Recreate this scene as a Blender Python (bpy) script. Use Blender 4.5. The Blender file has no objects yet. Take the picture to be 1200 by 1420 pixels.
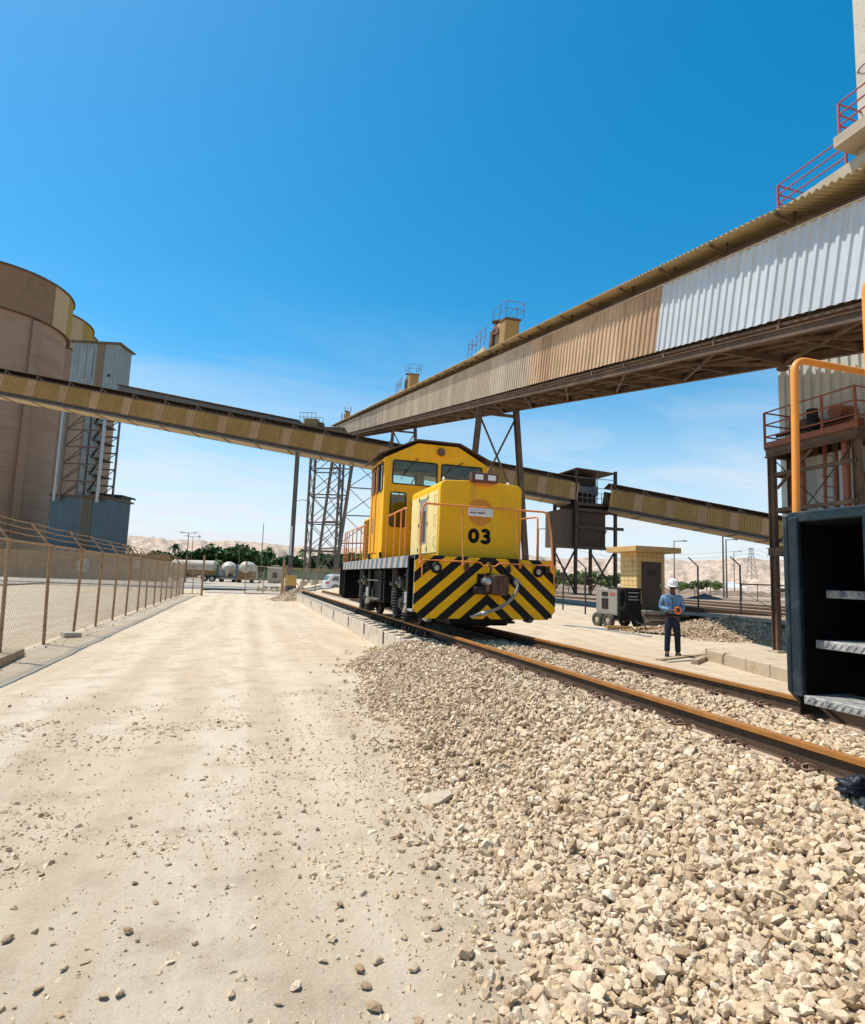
import bpy, bmesh, math, random
import numpy as np
from mathutils import Vector, Matrix
random.seed(7); RNG = np.random.default_rng(7)
SC = bpy.context.scene
COL = SC.collection
R = math.radians

# ------------------------------------------------------------------ camera
F_PX, PCX, PCY, HC = 825.0, 600.0, 710.0, 1.65      # focal length (photo pixels), principal point, eye height
def _axes(vt, vv):
    t = np.array([vt[0]-PCX, vt[1]-PCY, F_PX]); t /= np.linalg.norm(t)
    u = np.array([vv[0]-PCX, vv[1]-PCY, F_PX]); u /= np.linalg.norm(u)
    t = t-u*(t@u); t /= np.linalg.norm(t)
    return np.array([np.cross(t, u), t, u])
CAM_M = _axes((340, 795), (861, -6550))             # world X right of the track, Y along it, Z up
def ray(px, py): return CAM_M @ np.array([px-PCX, py-PCY, F_PX])
def at(px, py, x=None, y=None, z=None, d=None):
    """where the sight line through a photo pixel meets X=x, Y=y, Z=z, or lies d metres ahead"""
    r = ray(px, py)
    s = x/r[0] if x is not None else y/r[1] if y is not None else (z-HC)/r[2] if z is not None else d/F_PX
    return Vector((r[0]*s, r[1]*s, r[2]*s+HC))
cam = bpy.data.cameras.new('camera'); co = bpy.data.objects.new('camera', cam); COL.objects.link(co)
cam.sensor_fit = 'HORIZONTAL'; cam.angle = 2*math.atan(600.0/F_PX)
cam.clip_start = 0.05; cam.clip_end = 9000
mw = Matrix.Identity(4)
for i in range(3):
    mw[i][0] = CAM_M[i][0]; mw[i][1] = -CAM_M[i][1]; mw[i][2] = -CAM_M[i][2]
mw.translation = (0, 0, HC); co.matrix_world = mw
SC.camera = co

# ------------------------------------------------------------------ sky, sun, exposure
SUN = Vector((-0.90, 0.53, 2.10)).normalized()
world = bpy.data.worlds.new('World'); SC.world = world; world.use_nodes = True
nt = world.node_tree; nt.nodes.clear()
N = nt.nodes.new; Lk = nt.links.new
sky = N('ShaderNodeTexSky'); sky.sky_type = 'NISHITA'; sky.sun_disc = False
sky.sun_elevation = math.asin(SUN.z); sky.sun_rotation = math.atan2(SUN.x, SUN.y)
sky.altitude = 100; sky.air_density = 1.0; sky.dust_density = 0.55; sky.ozone_density = 2.2
hs = N('ShaderNodeHueSaturation'); hs.inputs['Saturation'].default_value = 1.46; hs.inputs['Value'].default_value = 1.06; hs.inputs['Hue'].default_value = 0.482
Lk(sky.outputs[0], hs.inputs['Color'])
tc = N('ShaderNodeTexCoord'); sep = N('ShaderNodeSeparateXYZ'); Lk(tc.outputs['Generated'], sep.inputs[0])
# thin cirrus: noise on a flat layer far overhead (direction divided by its height)
mz = N('ShaderNodeMath'); mz.operation = 'MAXIMUM'; mz.inputs[1].default_value = 0.03; Lk(sep.outputs[2], mz.inputs[0])
az = N('ShaderNodeMath'); az.operation = 'ADD'; az.inputs[1].default_value = 0.12; Lk(mz.outputs[0], az.inputs[0])
cx = N('ShaderNodeMath'); cx.operation = 'DIVIDE'; Lk(sep.outputs[0], cx.inputs[0]); Lk(az.outputs[0], cx.inputs[1])
cy = N('ShaderNodeMath'); cy.operation = 'DIVIDE'; Lk(sep.outputs[1], cy.inputs[0]); Lk(az.outputs[0], cy.inputs[1])
cb = N('ShaderNodeCombineXYZ'); Lk(cx.outputs[0], cb.inputs[0]); Lk(cy.outputs[0], cb.inputs[1])
mp = N('ShaderNodeMapping'); mp.inputs['Scale'].default_value = (0.55, 1.3, 1); mp.inputs['Rotation'].default_value = (0, 0, R(-25)); Lk(cb.outputs[0], mp.inputs[0])
cn = N('ShaderNodeTexNoise'); cn.inputs['Scale'].default_value = 1.1; cn.inputs['Detail'].default_value = 9; cn.inputs['Roughness'].default_value = 0.62
cn.inputs['Distortion'].default_value = 0.7; Lk(mp.outputs[0], cn.inputs['Vector'])
cr = N('ShaderNodeMapRange'); cr.inputs[1].default_value = 0.45; cr.inputs[2].default_value = 0.74; Lk(cn.outputs[0], cr.inputs[0])
cl = N('ShaderNodeMapRange'); cl.inputs[1].default_value = 0.45; cl.inputs[2].default_value = 0.12   # cirrus only low in the sky
Lk(sep.outputs[2], cl.inputs[0])
cm = N('ShaderNodeMath'); cm.operation = 'MULTIPLY'; Lk(cr.outputs[0], cm.inputs[0]); Lk(cl.outputs[0], cm.inputs[1])
cm2 = N('ShaderNodeMath'); cm2.operation = 'MULTIPLY'; cm2.inputs[1].default_value = 0.55; Lk(cm.outputs[0], cm2.inputs[0])
hz_ = N('ShaderNodeMapRange'); hz_.interpolation_type = 'SMOOTHERSTEP'; hz_.inputs[1].default_value = 0.42; hz_.inputs[2].default_value = -0.06; hz_.inputs[4].default_value = 0.80   # pale haze towards the horizon
Lk(sep.outputs[2], hz_.inputs[0])
cm3 = N('ShaderNodeMath'); cm3.operation = 'ADD'; cm3.use_clamp = True; Lk(cm2.outputs[0], cm3.inputs[0]); Lk(hz_.outputs[0], cm3.inputs[1])
mx = N('ShaderNodeMixRGB'); mx.inputs[2].default_value = (4.9, 5.2, 5.6, 1); Lk(cm3.outputs[0], mx.inputs[0]); Lk(hs.outputs[0], mx.inputs[1])
bg = N('ShaderNodeBackground'); bg.inputs['Strength'].default_value = 0.150; Lk(mx.outputs[0], bg.inputs['Color'])
wo = N('ShaderNodeOutputWorld'); Lk(bg.outputs[0], wo.inputs[0])
sl = bpy.data.lights.new('sun', 'SUN'); sl.energy = 5.0; sl.angle = R(0.53); sl.color = (1.0, 0.955, 0.88)
so = bpy.data.objects.new('sun', sl); COL.objects.link(so); so.rotation_euler = SUN.to_track_quat('Z', 'Y').to_euler()
SC.view_settings.view_transform = 'Standard'; SC.view_settings.look = 'None'
SC.view_settings.exposure = 0.16; SC.view_settings.gamma = 1.0; SC.view_settings.use_curve_mapping = False

# ------------------------------------------------------------------ helpers
class MB:
    def __init__(s): s.v, s.f, s.m = [], [], []
    def add(s, vs, fs, mi=0):
        o = len(s.v); s.v.extend(tuple(p) for p in vs)
        for f in fs: s.f.append(tuple(i+o for i in f)); s.m.append(mi)
        return s
    def box(s, x0, x1, y0, y1, z0, z1, mi=0):
        return s.add([(x0,y0,z0),(x1,y0,z0),(x1,y1,z0),(x0,y1,z0),(x0,y0,z1),(x1,y0,z1),(x1,y1,z1),(x0,y1,z1)],
                     [(0,3,2,1),(4,5,6,7),(0,1,5,4),(1,2,6,5),(2,3,7,6),(3,0,4,7)], mi)
    def frame(s, p, q, up=(0,0,1)):
        p, q = Vector(p), Vector(q); d = (q-p).normalized(); up = Vector(up)
        if abs(d.dot(up)) > 0.98: up = Vector((0,1,0)) if abs(d.y) < 0.9 else Vector((1,0,0))
        a = d.cross(up).normalized(); b = a.cross(d).normalized()
        return p, q, a, b
    def bar(s, p, q, w, h, mi=0, up=(0,0,1)):
        p, q, a, b = s.frame(p, q, up); vs = []
        for e in (p, q):
            for i, j in ((-1,-1),(1,-1),(1,1),(-1,1)): vs.append(e+a*(w/2*i)+b*(h/2*j))
        return s.add(vs, [(0,1,2,3),(7,6,5,4),(0,4,5,1),(1,5,6,2),(2,6,7,3),(3,7,4,0)], mi)
    def ibeam(s, p, q, h, w, t=0.02, mi=0, up=(0,0,1)):
        p, q, a, b = s.frame(p, q, up)
        s.bar(p+b*(h/2-t/2), q+b*(h/2-t/2), w, t, mi, b); s.bar(p-b*(h/2-t/2), q-b*(h/2-t/2), w, t, mi, b)
        return s.bar(p, q, t, h-2*t, mi, b)
    def tube(s, p, q, r, n=8, mi=0, r2=None, caps=True):
        p, q, a, b = s.frame(p, q); r2 = r if r2 is None else r2; vs = []
        for e, rr in ((p, r), (q, r2)):
            for k in range(n):
                t = 2*math.pi*k/n; vs.append(e+a*(rr*math.cos(t))+b*(rr*math.sin(t)))
        fs = [(k, (k+1) % n, n+(k+1) % n, n+k) for k in range(n)]
        if caps: fs += [tuple(range(n-1,-1,-1)), tuple(range(n, 2*n))]
        return s.add(vs, fs, mi)
    def path(s, pts, r, n=8, mi=0, closed=False):
        pts = [Vector(p) for p in pts]; m = len(pts); rs = r if isinstance(r, (list, tuple)) else [r]*m
        vs = []; a = None
        for i, p in enumerate(pts):
            d = (pts[(i+1) % m]-pts[i-1]) if closed else (pts[min(i+1, m-1)]-pts[max(i-1, 0)])
            d.normalize()
            if a is None:
                up = Vector((0,0,1)) if abs(d.z) < 0.9 else Vector((1,0,0)); a = d.cross(up).normalized()
            else:
                a = (a-d*a.dot(d)).normalized()
            b = d.cross(a)
            for k in range(n):
                t = 2*math.pi*k/n; vs.append(p+a*(rs[i]*math.cos(t))+b*(rs[i]*math.sin(t)))
        fs = []
        for i in range(m if closed else m-1):
            j = (i+1) % m
            for k in range(n): fs.append((i*n+k, i*n+(k+1) % n, j*n+(k+1) % n, j*n+k))
        if not closed: fs += [tuple(range(n-1,-1,-1)), tuple((m-1)*n+k for k in range(n))]
        return s.add(vs, fs, mi)
    def lathe(s, prof, n=24, c=(0,0,0), ax='z', mi=0, a0=0, a1=2*math.pi):
        full = abs(a1-a0-2*math.pi) < 1e-6; m = len(prof); k2 = n if full else n+1; vs = []
        for r, z in prof:
            for k in range(k2):
                t = a0+(a1-a0)*k/n; x, y = r*math.cos(t), r*math.sin(t)
                p = (x, y, z) if ax == 'z' else (x, z, y) if ax == 'y' else (z, x, y)
                vs.append((c[0]+p[0], c[1]+p[1], c[2]+p[2]))
        fs = []
        for i in range(m-1):
            for k in range(n):
                k1 = (k+1) % k2; fs.append((i*k2+k, i*k2+k1, (i+1)*k2+k1, (i+1)*k2+k))
        if full:
            if prof[0][0] > 1e-6: fs.append(tuple(range(k2-1,-1,-1)))
            if prof[-1][0] > 1e-6: fs.append(tuple((m-1)*k2+k for k in range(k2)))
        return s.add(vs, fs, mi)
    def prism(s, poly, d0, d1, plane='xz', mi=0):
        n = len(poly)
        def P(a, b, d): return (a, d, b) if plane == 'xz' else (d, a, b) if plane == 'yz' else (a, b, d)
        vs = [P(a, b, d0) for a, b in poly]+[P(a, b, d1) for a, b in poly]
        return s.add(vs, [tuple(range(n)), tuple(range(2*n-1, n-1, -1))]+[(k, n+k, n+(k+1) % n, (k+1) % n) for k in range(n)], mi)
    def quad(s, a, b, c, d, mi=0): return s.add([a, b, c, d], [(0,1,2,3)], mi)
    def mesh(s, name, mats, recalc=True, smooth=None):
        me = bpy.data.meshes.new(name); me.from_pydata(s.v, [], s.f)
        for m in (mats if isinstance(mats, (list, tuple)) else [mats]): me.materials.append(m)
        if any(s.m): me.polygons.foreach_set('material_index', s.m)
        if recalc:
            bm = bmesh.new(); bm.from_mesh(me); bmesh.ops.recalc_face_normals(bm, faces=bm.faces); bm.to_mesh(me); bm.free()
        if smooth:
            me.shade_smooth(); me.set_sharp_from_angle(angle=R(smooth))
        me.update(); return me
    def build(s, name, mats, parent=None, bevel=0, smooth=None, loc=None, recalc=True, seg=2):
        o = put(name, s.mesh(name, mats, recalc, smooth), parent, loc)
        if bevel:
            b = o.modifiers.new('edge', 'BEVEL'); b.width = bevel; b.segments = seg; b.limit_method = 'ANGLE'; b.angle_limit = R(35)
        return o
def put(name, me, parent=None, loc=None, rot=None):
    o = bpy.data.objects.new(name, me); COL.objects.link(o)
    if parent is not None: o.parent = parent
    if loc is not None: o.location = loc
    if rot is not None: o.rotation_euler = rot
    return o
def tag(o, label, cat, group=None):
    o['label'] = label; o['category'] = cat
    if group: o['group'] = group
    return o
def thing(name, label, cat, loc=(0,0,0), rz=0, group=None):
    o = put(name, None, None, loc, (0,0,rz)); o.empty_display_size = 0.2
    return tag(o, label, cat, group)
def struct(o): o['kind'] = 'structure'; return o
def stuff(o): o['kind'] = 'stuff'; return o
def kids(o): return [c for c in bpy.data.objects if c.parent == o]
def dup(root, loc, rz=None, label=None, scale=None):
    m = {}
    def cp(o, par):
        c = o.copy(); COL.objects.link(c)
        if par is not None: c.parent = par
        for ch in CH.get(o, []): cp(ch, c)
        return c
    CH = {}
    for o in bpy.data.objects:
        if o.parent is not None: CH.setdefault(o.parent, []).append(o)
    r = cp(root, root.parent); r.location = loc
    if rz is not None: r.rotation_euler = (0,0,rz)
    if scale: r.scale = (scale,)*3
    if label: r['label'] = label
    return r
def arc(c, r, a0, a1, n, u, w):
    c, u, w = Vector(c), Vector(u), Vector(w)
    return [c+u*(r*math.cos(R(a0+(a1-a0)*k/n)))+w*(r*math.sin(R(a0+(a1-a0)*k/n))) for k in range(n+1)]
def bend(pts, r=0.06, n=4):
    """round the corners of a polyline"""
    pts = [Vector(p) for p in pts]; out = [pts[0]]
    for i in range(1, len(pts)-1):
        p, a, b = pts[i], (pts[i-1]-pts[i]), (pts[i+1]-pts[i]); rr = min(r, a.length*0.45, b.length*0.45)
        s, e = p+a.normalized()*rr, p+b.normalized()*rr
        for k in range(n+1):
            t = k/n; out.append(s*(1-t)**2+p*2*t*(1-t)+e*t*t)
    return out+[pts[-1]]

def vnoise(x, y, seed=0):
    """smooth value noise, numpy arrays"""
    x = np.asarray(x, float); y = np.asarray(y, float)
    xi, yi = np.floor(x).astype(np.int64), np.floor(y).astype(np.int64); fx, fy = x-xi, y-yi
    fx = fx*fx*(3-2*fx); fy = fy*fy*(3-2*fy)
    def h(a, b):
        n = (a*374761393+b*668265263+seed*974711) & 0x7fffffff
        n = ((n ^ (n >> 13))*1274126177) & 0x7fffffff
        return ((n ^ (n >> 16)) & 0xffff)/65535.0
    return (h(xi,yi)*(1-fx)+h(xi+1,yi)*fx)*(1-fy)+(h(xi,yi+1)*(1-fx)+h(xi+1,yi+1)*fx)*fy
def fbm(x, y, oct=4, seed=0):
    s, a = 0, 0.5
    for k in range(oct): s = s+a*vnoise(x*2**k, y*2**k, seed+k*17); a *= 0.5
    return s

# ------------------------------------------------------------------ materials
def mat(name, col, rough=0.6, metal=0.0, var=0.12, scale=3.0, bump=0.0, bscale=30.0, dirt=None, damt=0.5, dscale=2.0,
        streak=False, hband=False, rnd=0.0, spec=0.4, coat=0.0, col2=None):
    m = bpy.data.materials.new(name); m.use_nodes = True; t = m.node_tree; t.nodes.clear()
    n = t.nodes.new; l = t.links.new
    out = n('ShaderNodeOutputMaterial'); b = n('ShaderNodeBsdfPrincipled'); l(b.outputs[0], out.inputs[0])
    b.inputs['Roughness'].default_value = rough; b.inputs['Metallic'].default_value = metal
    b.inputs['Specular IOR Level'].default_value = spec; b.inputs['Coat Weight'].default_value = coat
    tcn = n('ShaderNodeTexCoord'); oi = n('ShaderNodeObjectInfo')
    off = n('ShaderNodeVectorMath'); off.operation = 'MULTIPLY_ADD'; l(oi.outputs['Random'], off.inputs[0])
    off.inputs[1].default_value = (37, 53, 71); l(tcn.outputs['Object'], off.inputs[2])
    nz = n('ShaderNodeTexNoise'); nz.inputs['Scale'].default_value = scale; nz.inputs['Detail'].default_value = 6; nz.inputs['Roughness'].default_value = 0.65
    l(off.outputs[0], nz.inputs['Vector'])
    mr = n('ShaderNodeMapRange'); mr.inputs[1].default_value = 0.3; mr.inputs[2].default_value = 0.7
    mr.inputs[3].default_value = 1-var; mr.inputs[4].default_value = 1+var; l(nz.outputs[0], mr.inputs[0])
    src = None
    if col2:
        mc = n('ShaderNodeMixRGB'); mc.inputs[1].default_value = (*col, 1); mc.inputs[2].default_value = (*col2, 1)
        l(oi.outputs['Random'], mc.inputs[0]); src = mc.outputs[0]
    mul = n('ShaderNodeVectorMath'); mul.operation = 'SCALE'
    if src: l(src, mul.inputs[0])
    else: mul.inputs[0].default_value = col
    fac = mr.outputs[0]
    if rnd:
        rr = n('ShaderNodeMapRange'); rr.inputs[3].default_value = 1-rnd; rr.inputs[4].default_value = 1+rnd; l(oi.outputs['Random'], rr.inputs[0])
        mm = n('ShaderNodeMath'); mm.operation = 'MULTIPLY'; l(fac, mm.inputs[0]); l(rr.outputs[0], mm.inputs[1]); fac = mm.outputs[0]
    l(fac, mul.inputs['Scale']); c = mul.outputs[0]
    if dirt:
        dn = n('ShaderNodeTexNoise'); dn.inputs['Scale'].default_value = dscale; dn.inputs['Detail'].default_value = 8; dn.inputs['Roughness'].default_value = 0.7
        if hband:
            sm = n('ShaderNodeMapping'); sm.inputs['Scale'].default_value = (.12, .12, 3.0); l(off.outputs[0], sm.inputs[0]); l(sm.outputs[0], dn.inputs['Vector'])
        elif streak:
            sm = n('ShaderNodeMapping'); sm.inputs['Scale'].default_value = (5, 5, 0.35); l(off.outputs[0], sm.inputs[0]); l(sm.outputs[0], dn.inputs['Vector'])
        else: l(off.outputs[0], dn.inputs['Vector'])
        dr = n('ShaderNodeMapRange'); dr.inputs[1].default_value = 0.65-damt*0.35; dr.inputs[2].default_value = 0.78-damt*0.2; l(dn.outputs[0], dr.inputs[0])
        mxn = n('ShaderNodeMixRGB'); mxn.inputs[2].default_value = (*dirt, 1); l(dr.outputs[0], mxn.inputs[0]); l(c, mxn.inputs[1]); c = mxn.outputs[0]
        rm = n('ShaderNodeMapRange'); rm.inputs[3].default_value = rough; rm.inputs[4].default_value = min(1, rough+0.3); l(dr.outputs[0], rm.inputs[0]); l(rm.outputs[0], b.inputs['Roughness'])
    l(c, b.inputs['Base Color'])
    if bump:
        bn = n('ShaderNodeTexNoise'); bn.inputs['Scale'].default_value = bscale; bn.inputs['Detail'].default_value = 6; l(off.outputs[0], bn.inputs['Vector'])
        bp = n('ShaderNodeBump'); bp.inputs['Strength'].default_value = bump; bp.inputs['Distance'].default_value = 0.02; l(bn.outputs[0], bp.inputs['Height']); l(bp.outputs[0], b.inputs['Normal'])
    return m
RUST = (0.13, 0.06, 0.028)
m_yellow = mat('yellow_paint', (0.86, 0.44, 0.004), 0.45, var=0.05, dirt=(0.50, 0.31, 0.05), damt=0.34, dscale=1.1, streak=True, coat=0.04, spec=0.25)
m_black = mat('black_paint', (0.008, 0.008, 0.009), 0.55, var=0.3, dirt=(0.04, 0.035, 0.028), damt=0.2, spec=0.2)
m_cream = mat('pale_cream_yellow_paint', (0.84, 0.66, 0.28), 0.5, var=0.06, dirt=(0.55, 0.40, 0.17), damt=0.36, dscale=1.3, streak=True, spec=0.25)  # hood doors and their handles, paler than the yellow hood
m_dkgreen = mat('dark_green_paint', (0.009, 0.020, 0.026), 0.45, var=0.3, scale=8, dirt=(0.045, 0.06, 0.065), damt=0.35, dscale=7, spec=.3)
m_orange = mat('orange_paint', (0.72, 0.24, 0.055), 0.45, var=0.12, scale=10, dirt=(0.42, 0.20, 0.10), damt=0.25, dscale=9)
m_amber = mat('amber_paint', (0.80, 0.30, 0.05), 0.42, var=0.1, scale=10, dirt=(0.55, 0.25, 0.08), damt=0.15, dscale=9)
m_silver = mat('bare_steel', (0.42, 0.42, 0.41), 0.42, 0.6, var=0.2, scale=12)
m_chequer = mat('worn_tread_plate', (0.40, 0.39, 0.36), 0.55, 0.3, var=0.35, scale=22, dirt=(0.05, 0.07, 0.08), damt=0.5, dscale=18)
m_grease = mat('greasy_iron', (0.016, 0.0145, 0.013), 0.65, 0.1, var=0.4, scale=7, dirt=(0.16, 0.13, 0.09), damt=0.35, dscale=5)
m_rubber = mat('rubber', (0.02, 0.02, 0.02), 0.75, var=0.25, dirt=(0.16, 0.14, 0.11), damt=0.3)
m_rustbox = mat('rusty_coupler', (0.10, 0.05, 0.026), 0.7, 0.2, var=0.4, scale=9, dirt=(0.30, 0.25, 0.19), damt=0.3, dscale=7, streak=True)
m_rusthead = mat('rail_head_rust', (0.45, 0.19, 0.045), 0.5, 0.35, var=0.2, scale=6)
m_rustweb = mat('rail_web_rust', (0.085, 0.048, 0.026), 0.8, var=0.25, scale=8, bump=0.3, bscale=60)
m_railfoot = mat('rail_foot_sunlit', (0.42, 0.30, 0.20), 0.9, var=0.15, scale=9)  # pale foot: sunlight on the lower strip put into the colour
m_steelbr = mat('brown_steel', (0.115, 0.072, 0.046), 0.7, 0.1, var=0.25, scale=2.5, dirt=(0.22, 0.14, 0.085), damt=0.45, dscale=1.5)
m_steelgr = mat('grey_brown_steel', (0.17, 0.145, 0.125), 0.65, 0.15, var=0.2, scale=2.5, dirt=(0.30, 0.22, 0.15), damt=0.3, dscale=1.5)
m_dust = mat('dusty_soffit', (0.50, 0.38, 0.22), 0.9, var=0.15, scale=1.0)
m_floorbr = mat('dark_brown_boarding', (0.16, 0.10, 0.06), 0.85, var=0.3, scale=1.5)
m_redrail = mat('red_rail_paint', (0.33, 0.055, 0.045), 0.5, var=0.2, scale=8)
m_rustrail = mat('rust_red_rail_paint', (0.26, 0.085, 0.045), 0.55, var=0.25, scale=8)
m_conc = mat('concrete', (0.46, 0.40, 0.32), 0.9, var=0.14, scale=2.0, bump=0.25, bscale=45, dirt=(0.33, 0.26, 0.18), damt=0.3, dscale=1.2)
m_concslab = mat('concrete_slab', (0.40, 0.33, 0.24), 0.9, var=0.15, scale=2.0, bump=0.2, bscale=30, dirt=(0.26, 0.19, 0.13), damt=0.3, dscale=1.0)
m_fence = mat('rusty_fence_paint', (0.36, 0.22, 0.11), 0.7, var=0.25, scale=12, dirt=(0.20, 0.11, 0.055), damt=0.4, dscale=8)
m_wire = mat('galvanised_wire', (0.38, 0.32, 0.24), 0.55, 0.4, var=0.2)
m_dkpost = mat('dark_fence_post', (0.05, 0.043, 0.045), 0.6, 0.2, var=0.2)
m_glass = mat('dark_glass', (0.025, 0.035, 0.03), 0.08, var=0.2, spec=0.6)
m_lens = mat('lamp_lens', (0.75, 0.74, 0.68), 0.15, var=0.1, spec=0.6)
m_white = mat('white_paint', (0.78, 0.77, 0.74), 0.4, var=0.05, dirt=(0.55, 0.50, 0.42), damt=0.2)
m_plank = mat('weathered_wood', (0.36, 0.27, 0.17), 0.85, var=0.25, scale=6, bump=0.3, bscale=25)
m_brownbeam = mat('yellow_brown_timber', (0.40, 0.23, 0.07), 0.8, var=0.2, scale=5)
m_galv = mat('galvanised_sheet', (0.45, 0.47, 0.48), 0.4, 0.6, var=0.15)

# ================================================================== the ground
TX, TZ = 4.43, 0.65                      # track centre line, rail top
def ss(a, b, x): t = np.clip((x-a)/(b-a), 0, 1); return t*t*(3-2*t)
def gz(X, Y, rough=True):
    X = np.asarray(X, float); Y = np.asarray(Y, float); D = 0.294*X+0.949*Y
    right = (0.28*ss(15, 21, D)+0.32*ss(23.5, 27, D))*ss(5.2, 9, X)
    far = 0.9*ss(58, 72, Y)*ss(5.5, 9, X)*(1-ss(9, 14, X))
    base = np.maximum(right, far)
    lo = ss(1.75, 3.15, X+0.12*np.sin(Y*1.3)); hi = ss(3.30, 3.36, X)
    w = ss(10.9, 11.6, Y); rise = lo*(1-w)+hi*w
    fall = 1-ss(5.45, 7.4, X); fade = 1-ss(44, 50, Y)
    emb = 0.465*rise*fall*fade
    z = np.maximum(base, emb)+0.0*X
    if rough:
        near = 1-ss(30, 55, Y)
        road = np.exp(-((X-0.55)/0.32)**2)+np.exp(-((X+1.25)/0.34)**2)
        z = z+near*(0.07*(fbm(X*0.5, Y*0.35, 3, 3)-0.45)+0.018*(fbm(X*2.6, Y*2.0, 4, 5)-0.45)+0.010*(fbm(X*11, Y*10, 3, 9)-0.45)-0.022*road*(X < 3))*(1-0.85*(emb > 0.44))
    return z
def gz1(x, y): return float(gz(np.array([x]), np.array([y]))[0])
def axis(lo, hi, step, far_lo, far_hi, g=1.16):
    a = list(np.arange(lo, hi, step)); s = step; x = hi
    while x < far_hi: a.append(x); s *= g; x += s
    a.append(far_hi); s = step*g; x = lo-s; b = []
    while x > far_lo: b.append(x); s *= g; x -= s
    return np.array([far_lo]+b[::-1]+a)
def grid_mesh(name, xs, ys, zf, m, smooth=True):
    X, Y = np.meshgrid(xs, ys); Z = zf(X, Y); nx, ny = len(xs), len(ys)
    V = np.stack([X, Y, Z], -1).reshape(-1, 3).astype(np.float32)
    i = np.arange(nx*ny).reshape(ny, nx); q = np.stack([i[:-1,:-1], i[:-1,1:], i[1:,1:], i[1:,:-1]], -1).reshape(-1, 4)
    return raw_mesh(name, V, q, m, smooth)
def raw_mesh(name, V, q, m, smooth=False):
    me = bpy.data.meshes.new(name); n, k = q.shape
    me.vertices.add(len(V)); me.vertices.foreach_set('co', np.ascontiguousarray(V, np.float32).ravel())
    me.loops.add(n*k); me.loops.foreach_set('vertex_index', q.astype(np.int32).ravel())
    me.polygons.add(n); me.polygons.foreach_set('loop_start', np.arange(0, n*k, k, dtype=np.int32))
    me.update(calc_edges=True); me.validate()
    me.polygons.foreach_set('use_smooth', np.full(len(me.polygons), smooth)); me.materials.append(m)
    return me

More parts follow.
